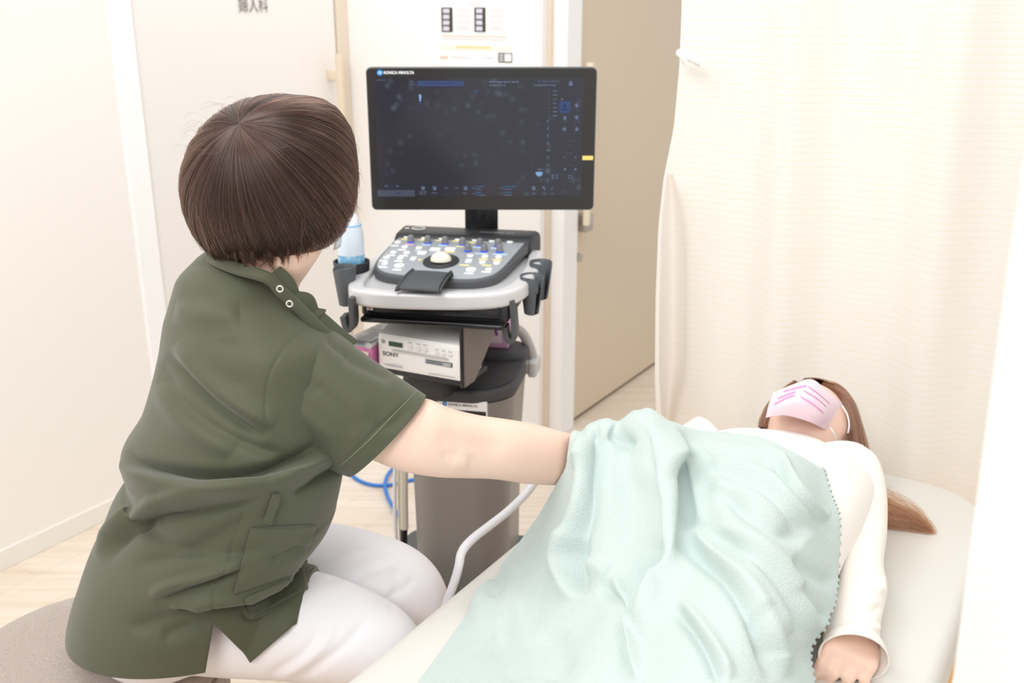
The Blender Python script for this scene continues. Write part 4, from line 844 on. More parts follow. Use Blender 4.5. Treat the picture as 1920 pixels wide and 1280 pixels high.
ob('sleeve_seam', draped_tube(allb, [(588, 606), (545, 640), (508, 690), (496, 740), (498, 790), (520, 822), (550, 845)], .0014, .0003, 80), m_scrub, sct)
ob('pocket', patch(tb_, [(470, 990), (590, 984), (560, 1068), (438, 1112)], 30, 26, .0035), m_scrub, sct).modifiers.new('t', 'SOLIDIFY').thickness = .004
stitch(tb_, [(468, 1016), (520, 1012), (582, 1004)]); stitch(tb_, [(474, 992), (458, 1050), (441, 1108)])
ob('pocket', patch(tb_, [(457, 1122), (570, 1072), (574, 1104), (472, 1158)], 30, 12, .004), m_scrub, sct).modifiers.new('t', 'SOLIDIFY').thickness = .004
ob('belt_loop', patch(tb_, [(512, 924), (526, 928), (508, 980), (494, 976)], 5, 14, .006), m_scrub, sct).modifiers.new('t', 'SOLIDIFY').thickness = .004
stitch(tb_, [(524, 930), (515, 955), (506, 980)])
# collar with its snap placket
col_pts = [(398, 474, 1.42), (420, 486, 1.385), (455, 499, 1.36), (490, 508, 1.345), (512, 518, 1.345), (530, 538, 1.35), (556, 562, 1.355), (590, 596, 1.36), (625, 630, 1.37)]
cA = catmull(np.array([WY(x, y, Y) for x, y, Y in col_pts]), 60); cB = catmull(np.array([WY(x-9, y+14, Y-.004) for x, y, Y in col_pts]), 60); cM = (cA+cB)/2+np.array((0, -.0022, .0005))
o = ob('collar', sheet(np.stack([cA+(0, .004, -.002), cA+(0, 0, .001), cM, cB, cB+(0, .01, -.004)], 0), 24, 120), m_scrub, sct); o.modifiers.new('t', 'SOLIDIFY').thickness = .002
# gaping placket: rippled band
def placket():
    pts = [(508, 512), (520, 535), (536, 552), (552, 565), (566, 578), (580, 590), (600, 606), (625, 628), (655, 652)]; C = catmull(np.array(pts, float), 110); rows = []
    for v in np.linspace(0, 1, 12):
        r_ = []
        for i, (x, y) in enumerate(C):
            f = i/109; bul = .012*abs(math.sin(f*math.pi*3.2))*(f < .7); p = WY(x+4+(v-.5)*26, y-2-(v-.5)*22+0, 1.342+.03*f+.02*v); r_.append(p+np.array((.5, -.2, .6))*bul*(v**1.2))
        rows.append(r_)
    return np.array(rows).reshape(-1, 3), grid_faces(12, 110, False)
o = ob('placket', placket(), m_scrub, sct); o.modifiers.new('t', 'SOLIDIFY').thickness = .0022
for x, y, Y in ((543, 569, 1.325), (525, 541, 1.325)):
    p = WY(x, y, Y); ob('snap_button', (lambda g: g)(tube([p+np.array((.0042*math.cos(a), -.001, .0042*math.sin(a))) for a in np.linspace(0, 2*math.pi, 20)], .0011, 6)), mat('snap_metal', (232, 228, 220), .3, .6), sct)
# body: torso, neck, head, arms, legs as one skin
AR = [(600, 690, 550, 800, 1.37, .8), (660, 720, 612, 828, 1.352, .9), (725, 748, 680, 850, 1.346, .9), (800, 752, 742, 873, 1.348, .9), (852, 771, 803, 885, 1.365, .92), (905, 784, 858, 888, 1.39, .9), (960, 792, 912, 890, 1.415, .9), (1010, 800, 965, 898, 1.45, .9), (1065, 814, 1028, 903, 1.49, .9), (1110, 826, 1085, 898, 1.52, .88), (1150, 838, 1138, 888, 1.545, .8)]
hF = (-.04*0+WY(528, 335, 1.43)); face = np.array((.62, .78, -.12))
NK = [(440, 600, 545, 592, 1.455, .7), (444, 555, 554, 566, 1.45, .75), (446, 525, 564, 530, 1.44, .8), (448, 490, 585, 498, 1.425, .88), (452, 455, 606, 466, 1.415, .95), (460, 420, 615, 430, 1.42, 1)]
body_tr = [r for r in TR if 500 <= r[0] <= 1036]
wr = WY(1150, 863, 1.545)
LARM = tube3([(-.44, 1.53, 1.09, .045), (-.47, 1.58, 1.0, .042), (-.52, 1.60, .88, .040), (-.52, 1.585, .80, .038), (-.49, 1.56, .75, .034), (-.455, 1.54, .715, .026)], 40, 20)
thin = lambda P, k: tube3([(x, y, z, r*k) for x, y, z, r in P]+[(P[-1][0]+.002, P[-1][1], .06, .034)], 50, 24)
foot = lambda P: tube3([(P[-1][0]-.04, P[-1][1], .05, .036), (P[-1][0]+.02, P[-1][1], .055, .036), (P[-1][0]+.09, P[-1][1], .035, .028), (P[-1][0]+.13, P[-1][1], .028, .018)], 24, 18)
bg = join(torso(.86, 90, 60, body_tr, True), limb(NK, 40, 40), head_geo(hF, face, (.05, -.05, 1)), limb(AR, 90, 40), hand_geo(wr, (.80, .02, -.10), (.1, -.1, 1), .98, (.25, .25, .3, .35), -1),
          LARM, hand_geo((-.455, 1.54, .715), (.80, -.25, -.22), (0, .1, 1), .95, (.25, .28, .3, .32), 1), thin(RL, .84), thin(LL, .84), ell((-.545, 1.38, .60), (.09, .13, .075)), foot(RL), foot(LL))
V, F = remesh(bg, .0042, 4)
V, F = crease((V, F), [('v', [(815, 822), (850, 830), (900, 836), (950, 838)], 20, .0035), ('r', [(848, 866), (862, 869), (878, 866)], 11, .0028), ('v', [(828, 856), (846, 852), (864, 852)], 9, .0022), ('v', [(880, 866), (892, 858)], 9, .0018)], outward((V, F)))
ob('body', (V, F), m_skin, DR, sharp=0)
# trousers and shoes
pg = crease(pg, [('v', [(590, 1075), (650, 1040), (700, 1025)], 8, .003), ('v', [(600, 1095), (680, 1060), (735, 1040)], 9, .003), ('r', [(640, 1090), (700, 1070), (750, 1060)], 9, .003), ('v', [(500, 1270), (570, 1225), (610, 1165)], 9, .004), ('r', [(520, 1275), (600, 1215), (625, 1160)], 9, .003), ('v', [(560, 1275), (640, 1215), (690, 1160)], 9, .004), ('v', [(440, 1210), (500, 1190), (560, 1180)], 8, .003), ('v', [(730, 1150), (745, 1100), (735, 1060)], 8, .003), ('v', [(700, 1135), (760, 1100), (775, 1080)], 7, .003)], outward(pg))
ob('trousers', pg, m_trs, DR, sharp=0)
for P in (RL, LL):
    x, y = P[-1][:2]; ob('shoe', remesh(tube3([(x-.06, y, .045, .038), (x, y, .05, .044), (x+.07, y, .042, .040), (x+.13, y, .035, .034), (x+.16, y, .03, .022)], 30, 20), .006, 3), mat('white_shoe', (236, 236, 236), .5), DR)
# face mask (only its edge shows)
hb_ = bvh_of(head_geo(hF, face, (.05, -.05, 1)))
ff, fu, fr_ = frame(face, (.05, -.05, 1)); rows = []
for v in np.linspace(0, 1, 14):
    r_ = []
    for u in np.linspace(-1, 1, 18): r_.append(hF+ff*(.104*math.sqrt(max(0, 1-(u*.80)**2))+.010*(1-abs(u)))+np.cross(ff, fu)*u*.066*(1-.18*v)+fu*(-.015-.082*v))
    rows.append(r_)
m_mask = mat('pale_blue_mask', (214, 222, 232), .8); fm = ob('face_mask', (np.array(rows).reshape(-1, 3), grid_faces(14, 18, False)), m_mask, DR); fm.modifiers.new('t', 'SOLIDIFY').thickness = .0015
# hair
HR = [(181, 492, 546, 1.43, .9), (187, 455, 592, 1.43, .9), (200, 421, 622, 1.43, .92), (225, 391, 643, 1.43, .93), (262, 363, 661, 1.43, .93), (310, 348, 670, 1.43, .93), (358, 346, 672, 1.43, .93), (400, 356, 664, 1.43, .92), (440, 374, 644, 1.43, .9), (468, 394, 612, 1.43, .86), (492, 420, 572, 1.43, .8), (506, 448, 530, 1.43, .7), (516, 465, 520, 1.43, .6)]
hg = limb([(xl, y, xr, y, Y, k) for y, xl, xr, Y, k in HR], 90, 96)
hC = WY(508, 335, 1.43)
rings_ = np.array(hg[0]).reshape(90, 96, 3); ctr = rings_.mean(1, keepdims=True); shell = ctr+(rings_-ctr)*.955; keepF = []
az0 = math.atan2(face[1], face[0])
def in_face(p): 
    a = math.atan2(p[1]-hC[1], p[0]-hC[0])-az0; a = (a+math.pi) % (2*math.pi)-math.pi; return abs(a) < math.radians(40) and p[2] < hC[2]+.035
sv = shell.reshape(-1, 3); keepF = [f for f in hg[1] if len(f) == 4 and not all(in_face(sv[i]) for i in f) and sv[f[0], 2] > hC[2]-.095]+[hg[1][-2]]
m_hs = mat('dark_brown_hair_mass', (52, 35, 30), .5, bump=(60, .6, .004, (8, 8, 1)))
hair = ob('hair', (sv, keepF), m_hs, DR, sharp=0)
hbv = bvh_of(hg); wp = hit(hbv, 447, 232); wdir = (wp-hC)/np.linalg.norm(wp-hC)
def bob(N, K=15):
    out = []; r = rng; ncl = 700
    cl_t = r.uniform(0, 2*math.pi, ncl); cl_len = r.uniform(.70, 1.0, ncl); cl_curl = r.normal(0, 1, ncl); cl_lift = r.uniform(-.01, .03, ncl); cl_in = r.uniform(.0, .16, ncl)
    for i in range(N):
        c = r.integers(ncl); az = cl_t[c]+r.normal(0, .03); da = (az-az0+math.pi) % (2*math.pi)-math.pi; fr = abs(da) < math.radians(30); sf = np.clip((math.radians(48)-abs(da))/math.radians(22), 0, 1); sf = sf*sf*(3-2*sf)
        loz = -.165+.06*max(0, math.cos(da)); e = np.array((math.cos(az)*.112, math.sin(az)*.112, loz*(1-sf)+.018*sf))
        e /= np.linalg.norm(e); om = math.acos(np.clip(wdir@e, -1, 1)); t0 = r.uniform(0, .6)**1.4; t1 = 1.0 if fr else cl_len[c]*r.uniform(.9, 1.1)+.06
        if r.random() < .45: t1 = max(t1, .92+r.uniform(-.05, .14))
        t1 = max(t1, t0+.32); P = []; fl = r.random() < .035; cc = cl_curl[c]*.010+r.normal(0, .0035)+(r.normal(0, .022) if fl else 0); dl = r.uniform(0, .022)
        for k in range(K):
            f = k/(K-1); t = t0+(t1-t0)*f; d = (math.sin((1-t)*om)*wdir+math.sin(t*om)*e)/math.sin(om); d /= np.linalg.norm(d)
            h = hbv.ray_cast(Vector(hC), Vector(d)); q = np.array(h[0]) if h[0] is not None else hC+d*.1
            sw = max(0, f-.55)/.45; tt = max(0, t-.75)/.25
            p = hC+d*np.linalg.norm(q-hC)*(.972+dl+cl_lift[c]*math.sin(math.pi*min(1, f))-cl_in[c]*tt**2*.55+(.035*f*r.random() if fl else 0))
            P.append(p+np.cross(d, (0, 0, 1))*cc*sw**1.5)
        out.append(P)
    return np.array(out)
m_hair = hair_mat('dark_brown_hair', (17, 10, 8), (76, 49, 39), .2)
strands('hair_strands', bob(10000), .00028, m_hair, hair)
def nape(N, K=9):
    out = []; cl = rng.uniform(0, 1, 45); cd = rng.normal(0, .5, 45)
    for i in range(N):
        k = rng.integers(45); f = np.clip(cl[k]+rng.normal(0, .008), 0, 1); x = 392+f*212; yb = 462+30*math.sin(f*math.pi)-6*f; h = hit(hbv, x, yb-26+rng.uniform(-14, 8))
        if h is None: continue
        L_ = (.022+.016*((k*7) % 5)/4)*rng.uniform(.6, 1.1); tow = np.array((hC[0]-h[0], hC[1]+.02-h[1], 0)); tow /= np.linalg.norm(tow)
        out.append([h*1.0+tow*.007+np.array((cd[k]*.012*t*t+rng.normal(0, .0003), 0, -L_*t))+tow*(.010*t*t+.006*t) for t in np.linspace(0, 1, K)])
    return np.array(out)
strands('hair_strands', nape(1500), .00025, m_hair, hair)
def flyaway(n=70):
    out = []
    for i in range(n):
        a = rng.uniform(0, 2*math.pi); d = wdir+.8*np.array((math.cos(a), .4*math.sin(a), .35*math.sin(a))); d /= np.linalg.norm(d); h = hbv.ray_cast(Vector(hC), Vector(d)); q = np.array(h[0]); s = rng.uniform(.03, .07); dv = np.array((rng.normal(0, .7), rng.normal(0, .5), .5)); dv /= np.linalg.norm(dv)
        out.append([q+dv*s*math.sin(f*2.2)*.45+np.array((rng.normal(0, .001)+f*f*.02*np.sign(dv[0]), 0, -f*f*.012)) for f in np.linspace(0, 1, 14)])
    return np.array(out)
strands('flyaway_hair', flyaway(), .00009, m_hair, hair)
# ------------------------------------------------------------------ lying person
m_cream = mat('cream_knit', (247, 243, 236), .8, sheen=.15, bump=(700, .2, .0008, (1, 1, .25)))
u3 = np.array((U[0], U[1], 0.)); v3 = np.array((Vv[0], Vv[1], 0.)); z3 = np.array((0, 0, 1.))
PR = root('person', 'person lying on the bed in a white long-sleeved top and pink face mask', 'person', (.35, 1.35, BZ))
pup = u3*math.cos(.10)+z3*math.sin(.10); pface = z3*math.cos(.10)-u3*math.sin(.10)
pC = np.array((.565, 1.752, .722))
mid = np.array((.485, 1.60, 0))
def trunk(k, rows):
    R = []; t = np.linspace(0, 2*math.pi, 60, endpoint=False); A = catmull(np.array(rows, float), 60)
    for s, hw, zc_, hh in A:
        c = mid-u3*s+v3*.13*max(0, s-.2); R.append(c+np.array((0, 0, zc_))+(np.sign(np.cos(t))*np.abs(np.cos(t))**.8)[:, None]*v3*hw*k+(np.sign(np.sin(t))*np.abs(np.sin(t))**.9)[:, None]*z3*hh*k)
    return loft(R)
TKR = [(-.070, .045, .720, .045), (-.055, .080, .715, .058), (-.02, .135, .712, .072), (.02, .160, .714, .084), (.08, .165, .714, .092), (.16, .163, .712, .092), (.26, .155, .705, .084), (.38, .14, .69, .068), (.50, .14, .68, .058), (.62, .135, .675, .053), (.70, .12, .675, .05)]
LA = [(1500, 862, 1628, 850, 1.60, .55), (1530, 880, 1650, 872, 1.565, .6), (1552, 925, 1662, 930, 1.51, .65), (1566, 990, 1662, 1000, 1.435, .75), (1571, 1055, 1656, 1062, 1.365, .8), (1567, 1110, 1664, 1106, 1.30, .8), (1549, 1160, 1652, 1166, 1.235, .8), (1546, 1192, 1648, 1214, 1.19, .8)]
def shrink(rows, k): return [((a+c)/2+(a-c)/2*k, (b+d)/2+(b-d)/2*k, (a+c)/2-(a-c)/2*k, (b+d)/2-(b-d)/2*k, Y, q) for a, b, c, d, Y, q in rows]
pw = WY(1606, 1160, 1.238)
RA_ = tube3([tuple(mid-v3*.150+z3*.72)+(.05,), tuple(mid-v3*.20-u3*.13+z3*.68)+(.042,), tuple(mid-v3*.21-u3*.27+z3*.67)+(.038,), tuple(mid-v3*.17-u3*.38+z3*.66)+(.03,), tuple(mid-v3*.12-u3*.46+z3*.655)+(.024,)], 40, 20)
leg = lambda s: tube3([tuple(mid+(s*.075+.06)*v3-u3*.62+z3*.665)+(.046,), tuple(mid+(s*.08+.08)*v3-u3*.80+z3*.665)+(.044,), tuple(mid+(s*.08+.10)*v3-u3*1.02+z3*.665)+(.044,), tuple(mid+(s*.08+.12)*v3-u3*1.2+z3*.665)+(.044,)], 50, 24)
pb_geo = join(trunk(.86, TKR), tube3([tuple(mid-u3*.03+z3*.70)+(.056,), tuple(mid+u3*.05+z3*.715)+(.052,), tuple(pC-pup*.06-pface*.01)+(.052,)], 20, 24), head_geo(pC, pface, pup), limb(shrink(LA, .72), 70, 30),
    hand_geo(pw, (-.36, -.82, -.06), (.22, -.30, .92), .98, (.8, .95, 1.05, 1.15), 1, tk=.25), RA_, hand_geo(tuple(mid-v3*.12-u3*.46+z3*.655), -u3+v3*.5, z3, .95, (.3, .3, .3, .3), -1), leg(-1), leg(1))
V, F = remesh(pb_geo, .0038, 3); ob('body', (V, F), m_skin, PR, sharp=0)
# long sleeved top
tk = trunk(1.0, TKR[1:]); tk = (tk[0], [f for f in tk[1] if len(f) == 4])
top_ = ob('long_sleeved_top', tk, m_cream, PR, sharp=0); top_.modifiers.new('t', 'SOLIDIFY').thickness = .002
ar = limb(LA+[(1544, 1200, 1655, 1240, 1.165, .85), (1543, 1204, 1658, 1262, 1.150, .8)], 160, 120); ar = (ar[0], [f for f in ar[1] if len(f) == 4])
ar = crease(ar, [('v', [(1560, 960), (1600, 985), (1640, 1000)], 8, .003), ('v', [(1600, 1060), (1640, 1080), (1660, 1085)], 7, .004), ('r', [(1620, 1100), (1645, 1105), (1664, 1102)], 7, .004), ('v', [(1590, 1140), (1630, 1145), (1655, 1135)], 7, .004), ('r', [(1600, 1175), (1640, 1178), (1655, 1176)], 6, .004), ('v', [(1580, 880), (1600, 920), (1610, 960)], 12, .003), ('v', [(1540, 900), (1552, 940), (1562, 980)], 8, .003), ('v', [(1570, 1200), (1610, 1200), (1650, 1208)], 4, .002)], outward(ar))
s_ = ob('sleeve', ar, m_cream, top_, sharp=0); s_.modifiers.new('t', 'SOLIDIFY').thickness = .002
RAs = tube3([tuple(mid-v3*.140+u3*.01+z3*.727)+(.064,), tuple(mid-v3*.185-u3*.06+z3*.70)+(.058,), tuple(mid-v3*.205-u3*.15+z3*.68)+(.051,), tuple(mid-v3*.21-u3*.27+z3*.67)+(.046,), tuple(mid-v3*.17-u3*.38+z3*.68)+(.041,)], 40, 24)
ob('sleeve', RAs, m_cream, top_, sharp=0)
ptr = remesh(join(*[tube3([tuple(mid+(s*.075+.05)*v3-u3*.55+z3*.672)+(.052,), tuple(mid+(s*.08+.08)*v3-u3*.80+z3*.67)+(.049,), tuple(mid+(s*.08+.10)*v3-u3*1.02+z3*.668)+(.047,), tuple(mid+(s*.08+.12)*v3-u3*1.22+z3*.668)+(.047,)], 40, 24) for s in (-1, 1)]), .007, 4); ob('trousers', ptr, mat('pale_lilac_cloth', (226, 220, 222), .8), PR, sharp=0)
# pink pleated mask
MK = [[(1449, 736, .812), (1484, 722, .838), (1521, 711, .850), (1551, 733, .826), (1581, 757, .786)],
      [(1444, 750, .806), (1478, 735, .844), (1517, 722, .862), (1549, 748, .832), (1574, 768, .782)],
      [(1439, 768, .796), (1467, 757, .836), (1500, 750, .856), (1537, 770, .828), (1561, 788, .774)],
      [(1436, 783, .784), (1456, 779, .803), (1477, 779, .812), (1516, 790, .802), (1548, 806, .765)]]
mg = sheet([[WZ(*p) for p in r] for r in MK], 50, 70)
m_pmask = mat('pink_mask_cloth', (249, 226, 240), .8, sheen=.1); pm = ob('face_mask', mg, m_pmask, PR, sharp=0); md = pm.modifiers.new('t', 'SOLIDIFY'); md.thickness = .001; md.offset = 0
mb = bvh_of(mg); m_pleat = mat('pink_pleat', (238, 158, 210), .8)
def strip(bv, pts, w, off=.004, n=50):
    A = [hit(bv, x, y-w*.5, off) for x, y in catmull(np.array(pts, float), n)]; B = [hit(bv, x, y+w*.5, off) for x, y in catmull(np.array(pts, float), n)]; k = [i for i in range(n) if A[i] is not None and B[i] is not None]
    return np.array([A[i] for i in k]+[B[i] for i in k]), grid_faces(2, len(k), False)
for L_, w_ in (([(1469, 734), (1490, 728), (1512, 722.5)], 3.2), ([(1515, 723.5), (1535, 738), (1556, 757)], 2), ([(1459, 747), (1475, 740), (1492, 734)], 3.4), ([(1506, 731), (1530, 745), (1550, 762)], 1.8), ([(1452, 758), (1470, 748), (1490, 740)], 3.2), ([(1500, 742), (1524, 757), (1544, 774)], 2.4)): ob('pleat', strip(mb, L_, w_), m_pleat, pm, smooth=False)
m_loop = mat('white_elastic', (250, 248, 250), .7)
ob('ear_loop', tube([WY(1579, 760, 1.735), WY(1588, 776, 1.72), WY(1592, 795, 1.71), WY(1590, 812, 1.705)], .0016, 8, 30), m_loop, pm)
ob('ear_loop', tube([WY(1556, 801, 1.665), WY(1563, 812, 1.66), WY(1568, 826, 1.665), WY(1569, 838, 1.68)], .0016, 8, 30), m_loop, pm)
# long brown hair
m_ph = hair_mat('brown_hair', (84, 52, 38), (186, 130, 98), .26); m_phs = mat('brown_hair_mass', (118, 80, 60), .5, bump=(80, .5, .003))
capg = ell((0, 0, 0), (.085, .105, .126), 60, 72); Vc = capg[0].copy(); fx, fz, fy = Vc[:, 0], Vc[:, 2], Vc[:, 1]
keep = ~((fy > .005) & (fz < .058) & (np.abs(fx) < .080)); rt_ = np.cross(pface, pup)
Wc = pC+Vc[:, :1]*rt_+Vc[:, 1:2]*pface+Vc[:, 2:]*pup; Wc[:, 2] = np.maximum(Wc[:, 2], BZ+.004)
ph = ob('hair', (Wc, [f for f in capg[1] if all(keep[i] for i in f)]), m_phs, PR, sharp=0)
LK = [(1545, 712, 1542, 728, 1.80, .8), (1575, 722, 1570, 742, 1.775, .8), (1603, 752, 1584, 762, 1.745, .8), (1619, 798, 1590, 795, 1.725, .7), (1630, 838, 1588, 830, 1.71, .6), (1637, 870, 1576, 862, 1.70, .6), (1642, 900, 1575, 890, 1.69, .5)]
RK = [(1490, 712, 1495, 722, 1.83, .8), (1460, 734, 1464, 746, 1.80, .8), (1440, 756, 1449, 766, 1.78, .7), (1427, 780, 1443, 784, 1.765, .6), (1420, 800, 1440, 802, 1.755, .6)]
TL = [(1625, 912, 1622, 1008, 1.60, .3), (1655, 916, 1650, 1016, 1.588, .3), (1690, 936, 1682, 1018, 1.575, .28), (1720, 956, 1706, 1018, 1.565, .24), (1744, 982, 1730, 1017, 1.555, .2), (1757, 998, 1750, 1013, 1.55, .2)]
def lock(spec, N, wild=1.0, K=18):
    A = catmull(np.array([WY(r[0], r[1], r[4]) for r in spec]), K); B = catmull(np.array([WY(r[2], r[3], r[4]) for r in spec]), K); kk = np.interp(np.linspace(0, len(spec)-1, K), np.arange(len(spec)), [r[5] for r in spec])
    c = (A+B)/2; e = (A-B)/2; ax = np.gradient(c, axis=0); ax /= np.linalg.norm(ax, axis=1)[:, None]; e2 = np.cross(ax, e); e2 = e2/np.linalg.norm(e2, axis=1)[:, None]*np.linalg.norm(e, axis=1)[:, None]*kk[:, None]; out = []
    cl = rng.uniform(0, 1, (60, 2))
    for i in range(N):
        q = cl[rng.integers(60)]+rng.normal(0, .03, 2); a = 2*math.pi*q[0]; ra = (.55+.5*q[1]); wv = rng.normal(0, .10, 2)*wild; f = np.linspace(0, 1, K)[:, None]; ph_ = rng.uniform(0, 6)
        P = c+e*(ra*math.cos(a)+wv[0]*f+.04*wild*np.sin(7*f+ph_))+e2*(ra*math.sin(a)+wv[1]*f); s = rng.uniform(.82, 1.03); P = catmull(P, 40)[np.clip((np.linspace(0, s, K)*39).astype(int), 0, 39)]
        P[:, 2] = np.maximum(P[:, 2], BZ+.003); out.append(P)
    return np.array(out)
for sp_, N, w_ in ((LK, 1100, 1), (RK, 400, 1), (TL, 1100, 2.2)):
    g = limb(shrink(sp_ if sp_ is not TL else TL[:4], .9 if sp_ is not TL else .72), 50, 24); g[0][:, 2] = np.maximum(g[0][:, 2], BZ+.002); (ob('hair_lock', g, m_phs, ph, sharp=0) if sp_ is not TL else None); strands('hair_strands', lock(sp_, N, w_), .0003, m_ph, ph)
def capstr(N, K=10):
    out = []
    for i in range(N):
        a = rng.uniform(-1.45, 1.45); P = []; s0 = rng.uniform(0, .3); s1 = rng.uniform(.8, 1)
        for k in range(K):
            t = s0+(s1-s0)*k/(K-1); x = .088*math.sin(a)*(.25+.75*t)*1.0; th = 1.25-t*1.75; y = .107*math.sin(th)*math.sqrt(max(.05, 1-(x/.09)**2)); z = .128*math.cos(th)*math.sqrt(max(.05, 1-(x/.09)**2))
            P.append(pC+rt_*x+pface*y+pup*z)
        out.append(P)
    P = np.array(out); P[..., 2] = np.maximum(P[..., 2], BZ+.004); return P
strands('hair_strands', capstr(700), .0003, m_ph, ph)

# ------------------------------------------------------------------ blanket
def fleece():
    m = mat('mint_fleece', (200, 214, 211), .95, spec=.1, sheen=.4, bump=(380, .6, .003)); nt = m.node_tree; b = nt.nodes['Principled BSDF']; b.inputs['Sheen Tint'].default_value = lin((235, 250, 246))
    return m
NET = [
 [(1076, 832, .745), (1112, 815, .75), (1142, 806, .75), (1167, 808, .75), (1215, 790, .76), (1262, 806, .77), (1330, 815, .812), (1420, 826, .822), (1480, 852, .822), (1545, 889, .79)],
 [(1070, 812, .845), (1108, 793, .862), (1138, 785, .866), (1164, 791, .862), (1215, 766, .888), (1262, 795, .862), (1330, 811, .826), (1420, 821, .838), (1482, 847, .838), (1549, 885, .80)],
 [(1060, 866, .815), (1100, 868, .832), (1140, 862, .835), (1178, 862, .838), (1232, 860, .866), (1280, 858, .822), (1350, 872, .842), (1430, 890, .848), (1500, 918, .832), (1560, 948, .765)],
 [(1038, 912, .765), (1085, 930, .795), (1140, 930, .802), (1190, 930, .806), (1238, 932, .838), (1293, 940, .803), (1370, 945, .842), (1450, 962, .84), (1518, 985, .80), (1571, 1003, .73)],
 [(1003, 972, .69), (1060, 1000, .74), (1130, 1000, .765), (1190, 1002, .775), (1236, 1010, .806), (1300, 1018, .792), (1390, 1022, .83), (1460, 1032, .822), (1522, 1042, .78), (1574, 1052, .72)],
 [(957, 1034, .632), (1030, 1065, .68), (1110, 1080, .725), (1180, 1085, .745), (1242, 1090, .765), (1320, 1096, .80), (1400, 1100, .815), (1470, 1102, .80), (1527, 1105, .76), (1571, 1108, .71)],
 [(905, 1105, .627), (990, 1130, .65), (1080, 1150, .69), (1170, 1160, .725), (1250, 1170, .765), (1330, 1175, .795), (1410, 1175, .80), (1475, 1172, .78), (1522, 1167, .745), (1557, 1160, .705)],
 [(848, 1185, .627), (950, 1205, .64), (1060, 1220, .68), (1170, 1235, .725), (1260, 1245, .765), (1340, 1250, .785), (1415, 1246, .78), (1467, 1237, .755), (1498, 1227, .73), (1522, 1214, .70)],
 [(775, 1285, .627), (900, 1300, .64), (1040, 1310, .68), (1170, 1320, .725), (1270, 1320, .765), (1350, 1320, .775), (1420, 1315, .765), (1467, 1302, .745), (1502, 1290, .725), (1529, 1280, .70)],
 [(690, 1400, .627), (850, 1430, .64), (1020, 1450, .68), (1170, 1460, .725), (1280, 1460, .76), (1360, 1450, .765), (1430, 1440, .755), (1480, 1425, .74), (1515, 1410, .72), (1545, 1395, .70)]]
def s2(x, y): return (780+x/2.1333, 720+y/2.1333)
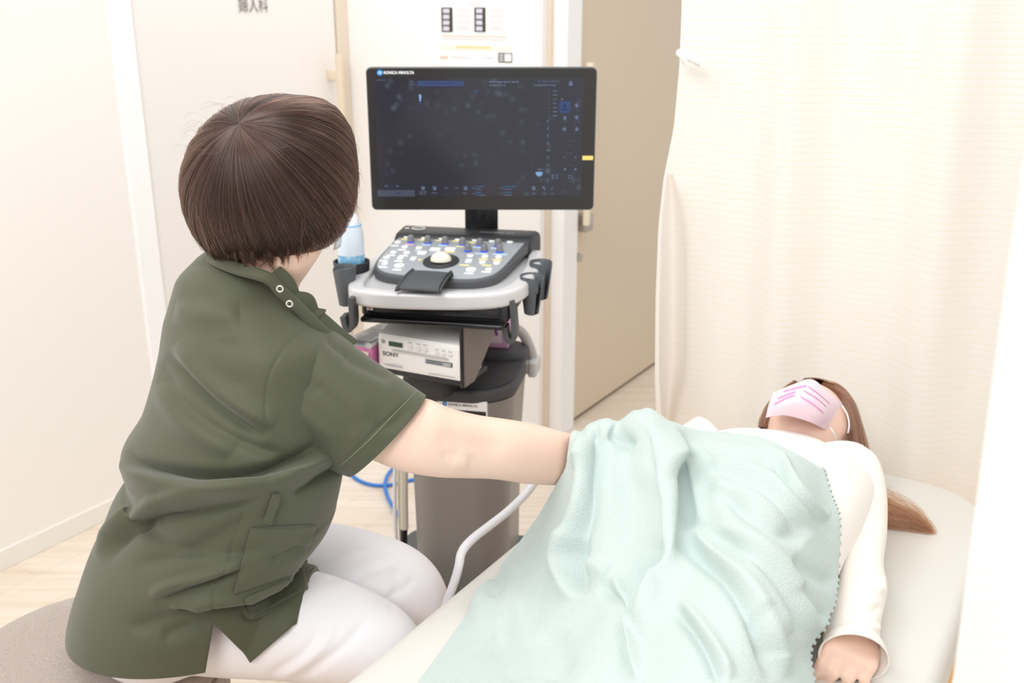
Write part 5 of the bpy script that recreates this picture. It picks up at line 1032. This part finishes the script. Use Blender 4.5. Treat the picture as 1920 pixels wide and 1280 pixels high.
FD = [ # fold lines measured in the detail view of the blanket
 ('s', [(972, 150), (976, 260), (978, 370), (976, 480), (974, 620), (955, 760), (900, 880), (835, 985)][::-1], 22, -.030), ('v', [(1015, 300), (1010, 450), (1020, 560), (1010, 650), (950, 760)], 24, .014), ('r', [(960, 120), (950, 300), (940, 500), (930, 650)], 18, .006),
 ('s', [(705, 170), (695, 330), (675, 480), (630, 620), (612, 700), (620, 790), (655, 860)], 17, -.024), ('v', [(665, 300), (640, 450), (590, 600)], 22, .008), ('r', [(730, 230), (720, 400), (680, 560), (650, 680)], 16, .007),
 ('s', [(770, 770), (810, 880), (830, 1000), (850, 1100), (865, 1200)], 13, .014), ('r', [(650, 720), (720, 730), (770, 760)], 14, .006),
 ('s', [(1045, 880), (1120, 970), (1190, 1080), (1240, 1190)], 13, .012), ('s', [(1075, 590), (1160, 680), (1250, 760), (1340, 880), (1410, 1020), (1460, 1180)], 15, .014),
 ('s', [(1190, 590), (1330, 640), (1430, 720), (1520, 860), (1590, 1010)], 16, .010), ('s', [(1060, 300), (1110, 480), (1120, 580)], 14, .008),
 ('s', [(1175, 330), (1280, 345), (1400, 395), (1490, 480), (1600, 590)], 12, .011), ('v', [(1205, 415), (1330, 500), (1440, 560), (1560, 620)], 16, .012), ('r', [(1180, 380), (1300, 430), (1420, 500), (1530, 590)], 14, .006), ('s', [(1150, 250), (1260, 262), (1380, 290), (1450, 330)], 8, .006),
 ('s', [(1355, 262), (1445, 300), (1470, 340), (1500, 400), (1570, 490), (1640, 570)], 8, .010), ('r', [(1300, 700), (1420, 850), (1500, 1000)], 18, .006), ('v', [(310, 740), (340, 800), (300, 880)], 14, .008), ('r', [(200, 900), (330, 870), (480, 900)], 40, .010), ('v', [(520, 980), (560, 1100), (570, 1190)], 30, .008), ('v', [(300, 1000), (380, 1080), (400, 1190)], 30, .007),
 ('v', [(640, 180), (690, 200), (740, 175)], 9, .008), ('v', [(775, 180), (820, 215), (860, 255)], 12, .010), ('r', [(800, 200), (850, 160), (900, 110)], 12, .004), ('v', [(1500, 700), (1600, 760), (1680, 800)], 12, .006), ('v', [(1530, 800), (1600, 880), (1650, 950)], 12, .006), ('v', [(1360, 900), (1400, 1000), (1430, 1100)], 16, .006)]
gB = sheet([[WZ(*p) for p in r] for r in NET], 330, 330)
NF = normals(*gB); flipB = 1 if NF[:, 2].mean() > 0 else -1
Gb = np.array(gB[0]); r_ = np.random.default_rng(5)
gB = crease((Gb, gB[1]), [(k, [s2(*p) for p in L_], w_*1.15, a_*1.6) for k, L_, w_, a_ in FD], flipB, facing=False)
Gb = smooth_geo(gB[0], gB[1], 9)[0]
under = bvh_of(join(tk, ptr))
base_ = Gb[:, 2].copy()
for i in range(len(Gb)):
    h = under.ray_cast(Vector((Gb[i, 0], Gb[i, 1], 1.2)), Vector((0, 0, -1)))
    if h[0] is not None: base_[i] = max(base_[i], h[0].z+.007)
lift_ = (base_-Gb[:, 2]).reshape(330, 330)
lift_[:22] = 0; L0_ = lift_.copy()
for _ in range(60):
    p_ = np.pad(lift_, 1, 'edge'); lift_ = np.maximum(L0_, (p_[:-2, 1:-1]+p_[2:, 1:-1]+p_[1:-1, :-2]+p_[1:-1, 2:])/4)
Gb[:, 2] += lift_.ravel(); Gb = Gb.reshape(330, 330, 3)
zig = (np.abs((np.arange(330)*.25) % 2-1)-.5)*.006                    # pinked side edge
Gb[:, -1] += np.outer(zig, v3); Gb[0] += np.outer(zig*.5, u3)
Gb += r_.normal(0, .0001, Gb.shape); Gb[..., 2] = np.maximum(Gb[..., 2], BZ+.004)
bl = ob('blanket', (Gb.reshape(-1, 3), gB[1]), fleece(), None, sharp=0); md = bl.modifiers.new('t', 'SOLIDIFY'); md.thickness = .005; md.offset = -flipB
tag(bl, 'mint green fleece blanket draped over the lying person and the reaching arm', 'blanket')
